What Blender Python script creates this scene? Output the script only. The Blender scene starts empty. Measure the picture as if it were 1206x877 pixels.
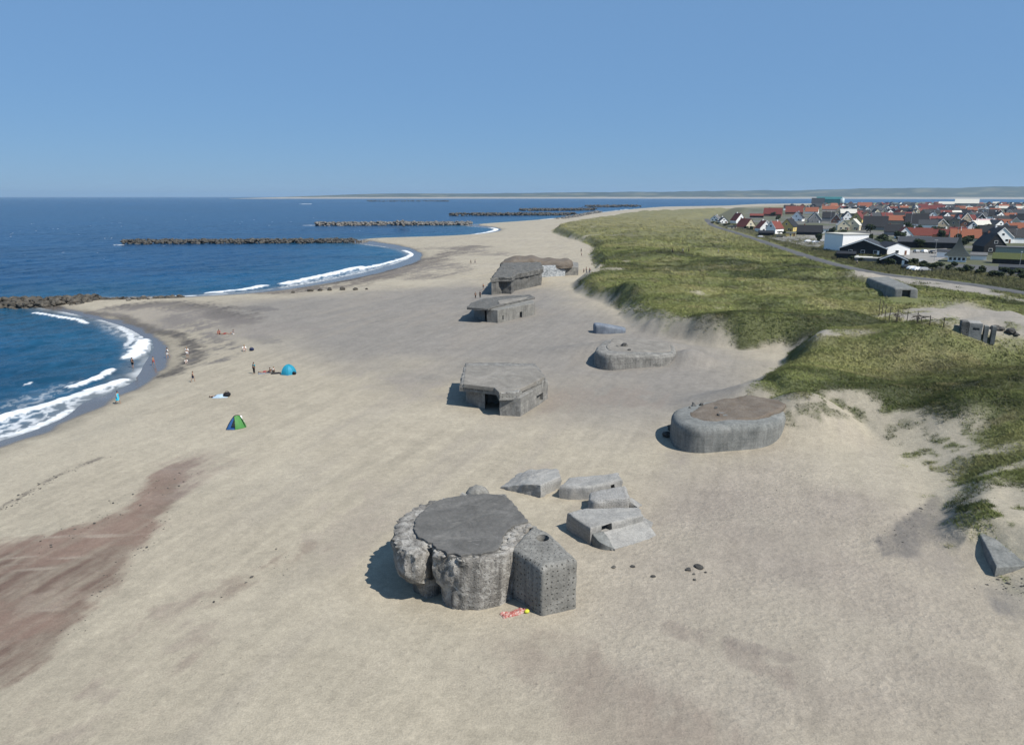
import bpy, bmesh, math, random
import numpy as np
from mathutils import Vector, Matrix, noise as mnoise

random.seed(7)
R = math.radians
SC = bpy.context.scene
COL = SC.collection
# ------------------------------------------------------------------ camera model
FPX, CX, CY, CAMH = 860.0, 603.0, 438.5, 30.0
PITCH = math.atan((CY - 231.0) / FPX)
CP, SP = math.cos(PITCH), math.sin(PITCH)


def ray(px, py):
    u = (px - CX) / FPX
    v = -(py - CY) / FPX
    return (u, CP + v * SP, -SP + v * CP)


def P(px, py, z=2.0):
    d = ray(px, py)
    t = (z - CAMH) / d[2]
    return (d[0] * t, d[1] * t)


def P3(px, py, z=2.0):
    a = P(px, py, z)
    return Vector((a[0], a[1], z))


def height_at(x, y, px, py):
    """z of the point above (x, y) that the pixel row looks at"""
    d = ray(px, py)
    return CAMH + d[2] * y / d[1]


# ------------------------------------------------------------------ numpy noise and distance fields
_TAB = np.random.RandomState(5).uniform(-1, 1, 512 * 512).astype(np.float32)


def vn(x, y, seed=0):
    ix, iy = np.floor(x), np.floor(y)
    fx, fy = (x - ix).astype(np.float32), (y - iy).astype(np.float32)
    fx = fx * fx * (3 - 2 * fx)
    fy = fy * fy * (3 - 2 * fy)
    ix = ix.astype(np.int32) + (seed * 37) % 401
    iy = iy.astype(np.int32) + (seed * 91) % 389
    x0, x1 = (ix & 511) << 9, ((ix + 1) & 511) << 9
    y0, y1 = iy & 511, (iy + 1) & 511
    a = _TAB[x0 | y0]
    b = _TAB[x1 | y0]
    c = _TAB[x0 | y1]
    d = _TAB[x1 | y1]
    a = a + (b - a) * fx
    c = c + (d - c) * fx
    return a + (c - a) * fy


def fbm(x, y, octs=4, seed=0, gain=0.5):
    s, a, t = 0.0, 1.0, 0.0
    for k in range(octs):
        s = s + a * vn(x * 2 ** k + 17.3 * k, y * 2 ** k - 9.1 * k, seed + k)
        t += a
        a *= gain
    return s / t


def sstep(a, b, x):
    t = np.clip((x - a) / (b - a), 0, 1)
    return t * t * (3 - 2 * t)


_GROUPS = {}


def groups(x, y):
    """points sorted into small compact cells, so that each cell looks only at the segments near it"""
    key = (x.size, float(x[0]), float(y[0]), float(x[-1]), float(y[x.size // 2]))
    if key not in _GROUPS:
        r = np.floor(np.log(np.hypot(x, y) + 2) * 9).astype(np.int64)
        a = np.floor(np.arctan2(x, y) * 14).astype(np.int64)
        k = r * 1000 + a
        o = np.argsort(k, kind='stable')
        cut = np.nonzero(np.diff(k[o]))[0] + 1
        if len(_GROUPS) > 6:
            _GROUPS.clear()
        _GROUPS[key] = np.split(o, cut)
    return _GROUPS[key]


def _dl(x, y, S):
    best = np.full(x.shape, 1e12)
    for x0, y0, dx, dy, L in S:
        t = np.clip(((x - x0) * dx + (y - y0) * dy) / L, 0, 1)
        best = np.minimum(best, (x - x0 - t * dx) ** 2 + (y - y0 - t * dy) ** 2)
    return np.sqrt(best)


def _segs(pts):
    p = np.array(pts, float)
    d = p[1:] - p[:-1]
    return np.column_stack([p[:-1], d, (d * d).sum(1) + 1e-9])


def dist_line(x, y, pts, lim=1e9):
    S = _segs(pts)
    if x.size < 6000:
        return _dl(x, y, S)
    out = np.empty(x.shape)
    for g in groups(x, y):
        gx, gy = x[g], y[g]
        cx, cy = (gx.min() + gx.max()) / 2, (gy.min() + gy.max()) / 2
        rad = math.hypot(gx.max() - cx, gy.max() - cy)
        t = np.clip(((cx - S[:, 0]) * S[:, 2] + (cy - S[:, 1]) * S[:, 3]) / S[:, 4], 0, 1)
        d = np.hypot(cx - S[:, 0] - t * S[:, 2], cy - S[:, 1] - t * S[:, 3])
        out[g] = _dl(gx, gy, S[d <= d.min() + 2 * rad]) if d.min() - rad < lim else d.min()
    return out


def _ins(x, y, S):
    c = np.zeros(x.shape, bool)
    for x0, y0, x1, y1 in S:
        c ^= ((y0 > y) != (y1 > y)) & (x < (x1 - x0) * (y - y0) / (y1 - y0) + x0)
    return c


def inside(x, y, poly):
    p = np.array(poly, float)
    S = np.column_stack([p, np.roll(p, -1, 0)])
    S = S[S[:, 1] != S[:, 3]]
    if x.size < 6000:
        return _ins(x, y, S)
    lo, hi, mx = np.minimum(S[:, 1], S[:, 3]), np.maximum(S[:, 1], S[:, 3]), np.maximum(S[:, 0], S[:, 2])
    out = np.zeros(x.shape, bool)
    for g in groups(x, y):
        gx, gy = x[g], y[g]
        k = (lo <= gy.max()) & (hi >= gy.min()) & (mx >= gx.min())
        out[g] = _ins(gx, gy, S[k])
    return out


def sdist(x, y, poly, lim=30.0):
    d = dist_line(x, y, list(poly) + [poly[0]], lim)
    return np.where(inside(x, y, poly), d, -d)


def smooth_line(pts, n=3):
    """Chaikin corner cutting on an open line"""
    for _ in range(n):
        out = [pts[0]]
        for a, b in zip(pts[:-1], pts[1:]):
            out.append((a[0] * .75 + b[0] * .25, a[1] * .75 + b[1] * .25))
            out.append((a[0] * .25 + b[0] * .75, a[1] * .25 + b[1] * .75))
        out.append(pts[-1])
        pts = out
    return pts


# ------------------------------------------------------------------ lines of the place (read off as ground points)
def line(px, z, n=2):
    return smooth_line([P(a, b, z) for a, b in px], n)


SHORE = [(-60, -200), (-52, 0), (-45, 40)] + line(
    [(-40, 530), (0, 518), (30, 509), (60, 498), (82, 486), (98, 472), (130, 463), (156, 449), (166, 434), (174, 420),
     (176, 408), (168, 396), (148, 385), (122, 377), (100, 372), (70, 366), (40, 361), (55, 353), (100, 351),
     (160, 350.5), (215, 349), (265, 346.5), (320, 341), (380, 331), (430, 320.5), (470, 309), (486, 302), (482, 296.5),
     (462, 291.5), (430, 287.5), (405, 284), (425, 281.5), (470, 280), (520, 278.5), (565, 275.5), (588, 271), (578, 268),
     (545, 266), (560, 264), (600, 261.5), (640, 258.5), (672, 255.5), (700, 251), (735, 247), (775, 244)], 0.1, 2) + \
    [(640, 2300), (900, 2800), (1400, 3150), (2600, 3300), (6000, 3300)]
LAND = SHORE + [(6000, -200)]
WET = [(-58, -200), (-49, 0), (-41, 40)] + line(
    [(-40, 541), (0, 529), (60, 505), (110, 482), (160, 458), (188, 441), (200, 425), (199, 411), (187, 397), (162, 383), (130, 374.5),
     (100, 368), (75, 362), (60, 357), (100, 352.5), (160, 351.5), (215, 351), (265, 349), (330, 344.5), (400, 333.5), (450, 323), (487, 312), (500, 302.5),
     (492, 295), (470, 289.5), (440, 285.5), (425, 283), (440, 281.5), (470, 280.5), (525, 279.3), (570, 276.5), (594, 271.3), (584, 267.6),
     (555, 265.5), (600, 262), (640, 259), (676, 255.8), (703, 251.3), (738, 247.2), (778, 244.1)], 0.3, 2) + \
    [(655, 2290), (910, 2790), (1400, 3140), (2600, 3290), (6000, 3290)]
WETP = WET + [(6000, -200)]
DUNE = [(75, 20)] + line(
    [(1290, 790), (1206, 712), (1160, 672), (1128, 632), (1104, 600), (1090, 568), (1066, 540), (1040, 520), (1000, 508), (960, 500), (925, 494),
     (895, 488), (868, 474), (880, 450), (905, 432), (930, 415), (915, 408), (870, 410), (830, 404), (790, 396), (757, 389), (732, 374),
     (722, 362), (700, 352), (676, 346), (668, 335), (690, 325), (702, 317), (696, 308), (692, 299), (702, 292), (690, 285), (664, 279),
     (648, 273), (655, 268), (690, 259), (720, 254), (755, 248.5)], 2.4, 2) + [(700, 1950), (1000, 2500), (1400, 2800), (2600, 2950), (6000, 2950)]
DUNEP = DUNE + [(6000, 20)]
ROAD = smooth_line([P(*q, 3.2) for q in [(832, 258), (838, 266), (870, 275), (901, 285.5), (936, 297), (962, 306), (990, 313), (1020, 319.5), (1056, 325), (1105, 330), (1155, 336),
                                         (1206, 345), (1260, 356), (1330, 372)]], 2)
TOWNLINE = [(270, 60), (165, 120)] + [(x - 33, y + 8) for x, y in ROAD[::-1]] + [(280, 1100), (540, 1900), (900, 2400), (2500, 2800), (6000, 2800)]
TOWNP = TOWNLINE + [(6000, 60)]

# mounds: (px, py, z used, along, across, height, yaw in degrees)
MOUNDS = [
    (965, 408, 6, 24, 9, 1.3, 4), (1060, 402, 6, 24, 8, 1.9, 0), (1160, 408, 6, 26, 9, 2.2, 0), (1240, 415, 6, 20, 10, 2.0, 0),
    (905, 462, 4, 9, 6, 1.0, 40), (945, 440, 5, 10, 7, .7, 30), (1010, 440, 5.5, 16, 6, 0.8, 10),
    (1128, 470, 6, 4.5, 3.0, 1.6, 20), (1170, 478, 6, 7, 4, 2.0, 10), (1215, 450, 6, 10, 6, 2.0, 15), (1040, 463, 5, 5, 3, 1.4, 0),
    (1200, 510, 6, 9, 6, .8, 30), (1250, 580, 5, 12, 9, .6, 40),
    (730, 330, 4, 22, 9, 2.4, -12), (770, 338, 4, 26, 9, 2.2, -18), (820, 352, 4.5, 26, 8, 2.2, -10), (880, 360, 5, 26, 8, 1.6, -6),
    (860, 382, 5, 22, 7, 2.0, 0), (800, 372, 4.5, 18, 8, 1.6, 10), (910, 385, 5, 22, 7, 1.6, 0), (740, 352, 4, 14, 8, 1.8, -30),
    (690, 318, 4, 12, 7, 1.6, -20), (850, 318, 4.5, 60, 8, 1.9, -1), (930, 326, 4.5, 40, 8, .9, -2), (760, 305, 4, 40, 20, 1.6, 0), (720, 275, 4, 50, 60, 2.0, 0),
    (700, 263, 4, 60, 90, 2.0, 0), (780, 270, 4, 90, 90, 1.5, 0), (990, 380, 5, 20, 7, 1.0, 0),
]
MOUNDS = [(P(a, b, z), sx, sy, h, R(yaw)) for a, b, z, sx, sy, h, yaw in MOUNDS]
# hollows in the sand round the concrete
HOLLOWS = [(P(495, 690, 2), 4, 0.35), (P(800, 525, 2), 3, 0.3), (P(712, 434, 2), 3, .25)]


# sand blown up against the backs of the half buried bunkers (world x, y, rx, ry, height)
DRIFTS = [(36.8, 88.3, 6.0, 6.5, 4.5), (35.0, 96, 9, 6.5, 3.8), (22, 132, 13, 6, 2.9), (31, 124.5, 4.5, 5, 2.4)]


# the sandy headland at the near right: a steep broken edge to the left, a broad top
HEAD = [P(*q, 4.6) for q in [(1126, 548), (1112, 566), (1107, 588), (1124, 612), (1152, 619), (1188, 628), (1230, 642), (1330, 662), (1420, 630), (1320, 470), (1210, 470), (1160, 512)]]


def terr(x, y):
    """height of the ground"""
    x = np.asarray(x, float)
    y = np.asarray(y, float)
    wx = x + 2.2 * fbm(x / 9, y / 9, 3, 11)
    wy = y + 2.2 * fbm(x / 9 + 40, y / 9, 3, 12)
    sd = sdist(x, y, LAND, 120)
    z = np.where(sd > 0, 1.85 * (1 - np.exp(-np.maximum(sd, 0) / 17.0)) , np.maximum(sd * 0.05, -4.0))
    # berm steps of the beach
    z = z + 0.22 * sstep(8, 14, sd) * (1 - .3 * sstep(20, 60, sd))
    z = z + sstep(10, 50, sd) * (0.16 * fbm(x / 45, y / 45, 3, 3) + 0.10 * fbm(x / 7, y / 7, 3, 4))
    dd = sdist(wx, wy, DUNEP, 40)
    dn = np.maximum(dd, 0)
    rampL = 6.5 + 3.0 * fbm(x / 25, y / 25, 2, 21) + 5.5 * (1 - sstep(74, 92, y))
    flat = sstep(0, 17, sdist(x, y, TOWNP, 40))           # levels out towards the road and the town
    up = sstep(0, 1, dn / rampL) * (2.6 + 0.8 * fbm(x / 30, y / 30, 2, 22))
    und = sstep(4, 22, dn) * (2.3 * fbm(x / 34, y / 22, 4, 5) + 1.1 * fbm(x / 11, y / 7, 3, 6) + 2.4 * (.35 - np.abs(fbm(x / 26, y / 13, 3, 8))))
    m = 0
    for (mx, my), sx, sy, h, yaw in MOUNDS:
        c, s = math.cos(yaw), math.sin(yaw)
        a = ((x - mx) * c + (y - my) * s) / sx
        b = (-(x - mx) * s + (y - my) * c) / sy
        m = m + h * np.exp(-(a * a + b * b))
    zd = (up + und + m * sstep(-1, 6, dn)) * (1 - flat)
    z = z + zd + flat * sstep(0, 1, dn / rampL) * 1.2
    hd = sdist(x + .8 * fbm(x / 3, y / 3, 3, 15), y + .8 * fbm(x / 3, y / 3, 3, 16), HEAD, 20)
    zh = 2.0 + 2.3 * sstep(-1.2, 3.6, hd) + 1.0 * sstep(3, 15, hd) + .35 * fbm(x / 6, y / 6, 3, 17)
    k = np.clip(.5 + .5 * (zh - z) / .8, 0, 1) * sstep(-1.6, .2, hd)
    z = z * (1 - k) + zh * k + .2 * k * (1 - k)
    for hx, hy, rx, ry, h in DRIFTS:
        ga = np.exp(-(((x - hx) / rx) ** 2 + ((y - hy) / ry) ** 2))
        zz = 1.6 + h * ga + .12 * fbm(x / 4, y / 4, 2, 7)
        k = np.clip(.5 + .5 * (zz - z) / .6, 0, 1) * sstep(.03, .15, ga)
        z = z * (1 - k) + zz * k + .3 * k * (1 - k)
    for (hx, hy), r, dp in HOLLOWS:
        z = z - dp * np.exp(-((x - hx) ** 2 + (y - hy) ** 2) / (r * r))
    return z


def tz(x, y):
    return float(terr(np.array([x]), np.array([y]))[0])


def hit(px, py, r0=30.0, r1=4000.0):
    """where the pixel's ray meets the ground"""
    d = ray(px, py)
    n = 1600
    yy = np.geomspace(r0, r1, n)
    t = yy / d[1]
    xx = d[0] * t
    zz = CAMH + d[2] * t
    k = np.nonzero(zz <= terr(xx, yy))[0]
    i = k[0] if len(k) else n - 1
    a, b = max(i - 1, 0), i
    ys = np.linspace(yy[a], yy[b], 40)
    t = ys / d[1]
    xs, zs = d[0] * t, CAMH + d[2] * t
    gz = terr(xs, ys)
    k = np.nonzero(zs <= gz)[0]
    j = k[0] if len(k) else 39
    return Vector((xs[j], ys[j], gz[j]))


# ------------------------------------------------------------------ object helpers
def tag(o, label=None, cat=None, group=None, kind=None):
    if label: o['label'] = label
    if cat: o['category'] = cat
    if group: o['group'] = group
    if kind: o['kind'] = kind
    return o


def empty(name, loc, label, cat, group=None, rz=0.0):
    o = bpy.data.objects.new(name, None)
    COL.objects.link(o)
    o.location = loc
    o.rotation_euler = (0, 0, rz)
    o.empty_display_size = 0.3
    return tag(o, label, cat, group)


def link(name, me, mat, parent=None, loc=None):
    o = bpy.data.objects.new(name, me)
    COL.objects.link(o)
    if mat is not None and len(me.materials) == 0:
        me.materials.append(mat)
    if parent is not None:
        o.parent = parent
    if loc is not None:
        o.location = loc
    return o


def copy_tree(o, parent=None):
    c = o.copy()
    COL.objects.link(c)
    c.parent = parent
    for ch in list(o.children):
        copy_tree(ch, c)
    return c


def mesh(name, verts, faces, smooth=False):
    me = bpy.data.meshes.new(name)
    me.from_pydata([tuple(v) for v in verts], [], faces)
    if smooth:
        me.polygons.foreach_set('use_smooth', [True] * len(me.polygons))
    me.update()
    return me


class MB:
    """collects boxes, prisms and tubes for ONE mesh"""
    def __init__(s):
        s.v, s.f = [], []

    def add(s, vs, fs):
        b = len(s.v)
        s.v += [tuple(v) for v in vs]
        s.f += [tuple(b + i for i in f) for f in fs]
        return s

    def box(s, x0, x1, y0, y1, z0, z1):
        return s.add([(x0, y0, z0), (x1, y0, z0), (x1, y1, z0), (x0, y1, z0), (x0, y0, z1), (x1, y0, z1), (x1, y1, z1), (x0, y1, z1)],
                     [(0, 3, 2, 1), (4, 5, 6, 7), (0, 1, 5, 4), (1, 2, 6, 5), (2, 3, 7, 6), (3, 0, 4, 7)])

    def prism(s, poly, z0, z1):
        n = len(poly)
        return s.add([(x, y, z0) for x, y in poly] + [(x, y, z1) for x, y in poly],
                     [tuple(range(n - 1, -1, -1)), tuple(range(n, 2 * n))] + [(i, (i + 1) % n, n + (i + 1) % n, n + i) for i in range(n)])

    def tube(s, a, b, r0, r1=None, n=6):
        r1 = r0 if r1 is None else r1
        a, b = Vector(a), Vector(b)
        d = (b - a).normalized()
        u = d.cross(Vector((0, 0, 1)) if abs(d.z) < .9 else Vector((1, 0, 0))).normalized()
        w = d.cross(u)
        vs = []
        for c, r in ((a, r0), (b, r1)):
            for k in range(n):
                t = 2 * math.pi * k / n
                vs.append(c + (u * math.cos(t) + w * math.sin(t)) * r)
        return s.add(vs, [tuple(range(n - 1, -1, -1)), tuple(range(n, 2 * n))] + [(i, (i + 1) % n, n + (i + 1) % n, n + i) for i in range(n)])

    def blob(s, c, rx, ry, rz, n=8, m=5, seed=None, rough=0.0):
        c = Vector(c)
        vs = [c + Vector((0, 0, -rz))]
        for j in range(1, m):
            ph = -math.pi / 2 + math.pi * j / m
            for k in range(n):
                t = 2 * math.pi * k / n
                q = 1.0
                if rough:
                    q += rough * mnoise.noise(Vector((math.cos(t) * 2 + seed, math.sin(t) * 2, ph * 2)))
                vs.append(c + Vector((rx * math.cos(ph) * math.cos(t), ry * math.cos(ph) * math.sin(t), rz * math.sin(ph))) * q)
        vs.append(c + Vector((0, 0, rz)))
        L = len(vs) - 1
        fs = [(0, 1 + (k + 1) % n, 1 + k) for k in range(n)]
        for j in range(m - 2):
            for k in range(n):
                a = 1 + j * n
                fs.append((a + k, a + (k + 1) % n, a + n + (k + 1) % n, a + n + k))
        a = 1 + (m - 2) * n
        fs += [(a + k, a + (k + 1) % n, L) for k in range(n)]
        return s.add(vs, fs)

    def build(s, name, mat, parent=None, smooth=False, loc=None):
        return link(name, mesh(name, s.v, s.f, smooth), mat, parent, loc)


# ------------------------------------------------------------------ material helpers
ALB = .70          # one scale for all base colours, set against the strength of the sun


class NT:
    def __init__(s, name):
        s.m = bpy.data.materials.new(name)
        s.m.use_nodes = True
        s.t = s.m.node_tree
        s.t.nodes.clear()
        s.out = s.n('ShaderNodeOutputMaterial')
        s.b = s.n('ShaderNodeBsdfPrincipled')
        s.l(s.b.outputs[0], s.out.inputs[0])

    def n(s, t, **kw):
        o = s.t.nodes.new(t)
        for k, v in kw.items():
            setattr(o, k, v)
        return o

    def l(s, a, b):
        s.t.links.new(a, b)

    def val(s, sock, v):
        if hasattr(v, 'is_output') or hasattr(v, 'links'):
            s.l(v, sock)
        else:
            sock.default_value = v

    def pos(s, scale=(1, 1, 1), obj=False):
        tc = s.n('ShaderNodeTexCoord') if obj else s.n('ShaderNodeNewGeometry')
        mp = s.n('ShaderNodeMapping')
        s.l(tc.outputs['Object' if obj else 'Position'], mp.inputs[0])
        mp.inputs['Scale'].default_value = scale
        return mp.outputs[0]

    def noise(s, vec, scale, detail=4, rough=.6, dist=0.0, col=False):
        t = s.n('ShaderNodeTexNoise')
        s.l(vec, t.inputs['Vector'])
        t.inputs['Scale'].default_value = scale
        t.inputs['Detail'].default_value = detail
        t.inputs['Roughness'].default_value = rough
        t.inputs['Distortion'].default_value = dist
        return t.outputs['Color' if col else 'Fac']

    def voro(s, vec, scale, out='Distance', rnd=1.0):
        t = s.n('ShaderNodeTexVoronoi')
        s.l(vec, t.inputs['Vector'])
        t.inputs['Scale'].default_value = scale
        t.inputs['Randomness'].default_value = rnd
        return t.outputs[out]

    def ramp(s, fac, stops):
        r = s.n('ShaderNodeValToRGB')
        s.l(fac, r.inputs[0])
        e = r.color_ramp.elements
        while len(e) < len(stops):
            e.new(0.5)
        for el, (p, c) in zip(e, stops):
            el.position = p
            el.color = (*c, 1) if isinstance(c, tuple) else (c, c, c, 1)
        return r.outputs[0]

    def mix(s, a, b, fac, mode='MIX'):
        m = s.n('ShaderNodeMix', data_type='RGBA', blend_type=mode)
        s.val(m.inputs[0], fac)
        for sock, v in ((m.inputs[6], a), (m.inputs[7], b)):
            if isinstance(v, tuple):
                sock.default_value = (*v, 1)
            else:
                s.l(v, sock)
        return m.outputs[2]

    def math(s, op, a, b=0.0):
        m = s.n('ShaderNodeMath', operation=op)
        s.val(m.inputs[0], a)
        s.val(m.inputs[1], b)
        return m.outputs[0]

    def attr(s, name, out='Color'):
        a = s.n('ShaderNodeAttribute', attribute_name=name)
        return a.outputs[out]

    def bump(s, h, strength=.5, dist=.1):
        b = s.n('ShaderNodeBump')
        b.inputs['Strength'].default_value = strength
        b.inputs['Distance'].default_value = dist
        s.l(h, b.inputs['Height'])
        s.l(b.outputs[0], s.b.inputs['Normal'])
        return b

    def base(s, c, rough=.8, spec=.3, alb=None):
        i = s.b.inputs
        if isinstance(c, tuple):
            i['Base Color'].default_value = (*[x * ALB for x in c], 1)
        else:
            s.l(s.mix(c, (ALB if alb is None else alb,) * 3, 1.0, 'MULTIPLY'), i['Base Color'])
        s.val(i['Roughness'], rough)
        i['Specular IOR Level'].default_value = spec
        return s.m


def plain(name, c, rough=.75, var=.25, scale=3.0, spec=.3, metal=0.0):
    """a paint or cloth colour with a little unevenness"""
    t = NT(name)
    f = t.noise(t.pos(obj=True), scale, 4, .65)
    lo = tuple(x * (1 - var) for x in c)
    hi = tuple(min(1, x * (1 + var)) for x in c)
    t.base(t.ramp(f, [(.3, lo), (.7, hi)]), rough, spec, .72 if max(c) < .5 else .98)
    t.b.inputs['Metallic'].default_value = metal
    return t.m


def set_col(me, name, arr):
    a = me.attributes.new(name, 'FLOAT_COLOR', 'POINT')
    buf = np.ones((len(me.vertices), 4), np.float32)
    buf[:, :3] = arr
    a.data.foreach_set('color', buf.ravel())


def set_val(me, name, arr):
    a = me.attributes.new(name, 'FLOAT', 'POINT')
    a.data.foreach_set('value', np.asarray(arr, np.float32))


def grid_mesh(name, X, Y, Z):
    """rows x columns of points into one smooth quad sheet, fast"""
    nr, nc = X.shape
    me = bpy.data.meshes.new(name)
    co = np.stack([X, Y, Z], -1).reshape(-1, 3).astype(np.float32)
    me.vertices.add(nr * nc)
    me.vertices.foreach_set('co', co.ravel())
    i = np.arange(nr * nc).reshape(nr, nc)
    q = np.stack([i[:-1, :-1], i[:-1, 1:], i[1:, 1:], i[1:, :-1]], -1).reshape(-1, 4)
    nq = len(q)
    me.loops.add(nq * 4)
    me.loops.foreach_set('vertex_index', q.ravel().astype(np.int32))
    me.polygons.add(nq)
    me.polygons.foreach_set('loop_start', (np.arange(nq) * 4).astype(np.int32))
    me.polygons.foreach_set('use_smooth', np.ones(nq, bool))
    me.update(calc_edges=True)
    me.validate()
    return me
# ================================================================== GROUND
def radii(r0, r1, k, cap):
    out = [r0]
    while out[-1] < r1:
        r = out[-1]
        out.append(r + min(max(r * r / 21000.0 * k, 0.05), r * cap))
    return np.array(out)


A = np.concatenate([np.radians(np.linspace(-88, -40, 60)[:-1]), np.radians(np.linspace(-40, 40, 1120)), np.radians(np.linspace(40, 88, 60)[1:])])
RR = np.concatenate([np.linspace(1, 30, 30)[:-1], radii(30, 3600, .85, .0075)])
RG, AG = np.meshgrid(RR, A, indexing='ij')
X, Y = RG * np.sin(AG), RG * np.cos(AG)
Xf, Yf = X.ravel(), Y.ravel()
Zf = terr(Xf, Yf)
SD = sdist(Xf, Yf, LAND, 60)
SW = sdist(Xf + 1.2 * fbm(Xf / 6, Yf / 6, 3, 61), Yf + 1.2 * fbm(Xf / 6, Yf / 6, 3, 62), WETP)
DD = sdist(Xf, Yf, DUNEP, 50)


def hp(pts, close_with=()):
    return [tuple(hit(a, b)[:2]) for a, b in pts] + list(close_with)


# ---- where the marram grows
GRASSP = [(90, 30)] + smooth_line(hp(
    [(1230, 700), (1206, 676), (1165, 645), (1138, 615), (1116, 588), (1120, 556), (1145, 522), (1158, 500), (1140, 484), (1112, 492), (1082, 488), (1060, 490),
     (1037, 483), (1020, 463), (986, 460), (950, 470), (915, 474), (893, 462), (908, 440), (925, 420), (938, 405), (912, 405), (885, 412),
     (862, 399), (822, 396), (796, 386), (772, 376), (746, 373), (730, 361), (717, 351), (692, 345), (674, 338), (690, 327), (712, 318),
     (702, 308), (694, 299), (704, 292), (690, 285), (664, 279), (648, 273), (655, 268), (690, 258), (722, 253), (757, 247.8)]), 2) + \
    [(720, 1990), (1020, 2520), (1400, 2800), (6000, 2950)]
GRASSP = GRASSP + [(6000, 30)]
SPARSE = [hp([(1240, 720), (1165, 650), (1120, 600), (1128, 575), (1170, 560), (1206, 575), (1260, 590)]),
          hp([(1040, 520), (1068, 500), (1110, 494), (1145, 484), (1158, 500), (1140, 530), (1115, 560), (1100, 585), (1085, 555), (1060, 530)]),
          hp([(893, 462), (950, 472), (985, 462), (1018, 466), (1030, 480), (1000, 492), (960, 498), (925, 490)]),
          hp([(735, 372), (775, 378), (800, 390), (850, 402), (850, 395), (810, 376), (770, 366), (735, 362)])]
TRACK = [hp([(1030, 372), (1060, 366), (1085, 360), (1130, 354), (1165, 362), (1206, 372), (1260, 384), (1260, 412), (1206, 402), (1165, 396), (1130, 388), (1095, 380), (1060, 378)]),
         hp([(915, 409), (945, 398), (985, 389), (1030, 385), (1030, 389), (990, 395), (960, 401), (935, 413)]),
         hp([(1000, 318), (1040, 322), (1100, 328), (1160, 339), (1206, 352), (1240, 362), (1150, 346), (1090, 337), (1040, 330), (1000, 325)])]


def grass_mask(x, y):
    n1 = fbm(x / 5, y / 5, 4, 31)
    n2 = fbm(x / 1.6, y / 1.6, 3, 32)
    gx, gy = x + 2.0 * n1, y + 2.0 * fbm(x / 4, y / 4, 4, 33)
    g = sstep(-1.2, 1.4, sdist(gx, gy, GRASSP) + 1.2 * n2)
    for pl in SPARSE:
        k = sstep(-3, 3, sdist(gx, gy, pl))
        g = np.where(k > 0, np.maximum(g * (1 - k), k * sstep(.04, .40, n2 * .8 + n1 * .6) * .75), g)
    tk = np.zeros(x.shape)
    for pl in TRACK:
        k = sstep(-2.0, 2.5, sdist(gx, gy, pl))
        g = g * (1 - k * (1 - .55 * sstep(.2, .5, n1)))
        tk = np.maximum(tk, k)
    bl = sstep(.44, .62, fbm(x / 16, y / 7, 4, 35)) * (1 - sstep(18, 45, sdist(x, y, DUNEP, 50)))
    return g * (1 - .75 * bl), tk


def turf_colour(x, y, td):
    g1 = fbm(x / 26, y / 12, 4, 51)
    g2 = fbm(x / 4.5, y / 2.6, 4, 52)
    g = np.repeat(c3((.132, .152, .048)), len(x), 0)
    g = lerp(g, c3((.195, .195, .072)), sstep(-.1, .6, g1 + .4 * g2))
    g = lerp(g, c3((.048, .062, .018)), sstep(.0, .45, -g1 + .6 * g2) * .95)
    g3 = fbm(x / 70, y / 16, 3, 56)
    g = lerp(g, g * .55, sstep(.05, .4, g3) * (1 - sstep(300, 500, y)))
    g = lerp(g, c3((.22, .195, .09)), sstep(.25, .6, g2 + .3 * g1) * .5)
    g = lerp(g, c3((.225, .205, .088)), sstep(300, 650, y) * .75)
    strip = sstep(3, 7, td) * (1 - sstep(24, 50, td))
    g = lerp(g, c3((.060, .062, .026)), strip * .85)
    return g, strip


def c3(a): return np.array(a, float)[None, :]


def lerp(a, b, t): return a + (b - a) * t[:, None]


grass, track = grass_mask(Xf, Yf)
ROADP = [(270, 60), (190, 140)] + ROAD[::-1] + [(300, 1100), (560, 1900), (900, 2400), (2500, 2800), (6000, 2800), (6000, 60)]
TD = sdist(Xf, Yf, ROADP, 60)

# ---- sand colours
w1 = fbm(Xf / 60, Yf / 25, 4, 41)
w2 = fbm(Xf / 14, Yf / 14, 4, 42)
w3 = fbm((Xf * .94 - Yf * .34) / 3.0, (Xf * .34 + Yf * .94) / 26, 4, 43)   # streaks running along the beach
w4 = fbm(Xf / 2.2, Yf / 2.2, 4, 44)
w5 = fbm(Xf / .7, Yf / .7, 3, 46)
w6 = fbm((Xf * .94 - Yf * .34) / .8, (Xf * .34 + Yf * .94) / 9, 4, 48)      # fine streaks along the beach


def ragged(k):
    return np.clip(k + (w6 * .9 + w5 * .5) * 3.2 * k * (1 - k), 0, 1) * np.clip(.86 + .5 * w6 + .2 * w5, .4, 1.1)


col = np.repeat(c3((.435, .382, .290)), len(Xf), 0)
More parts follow.
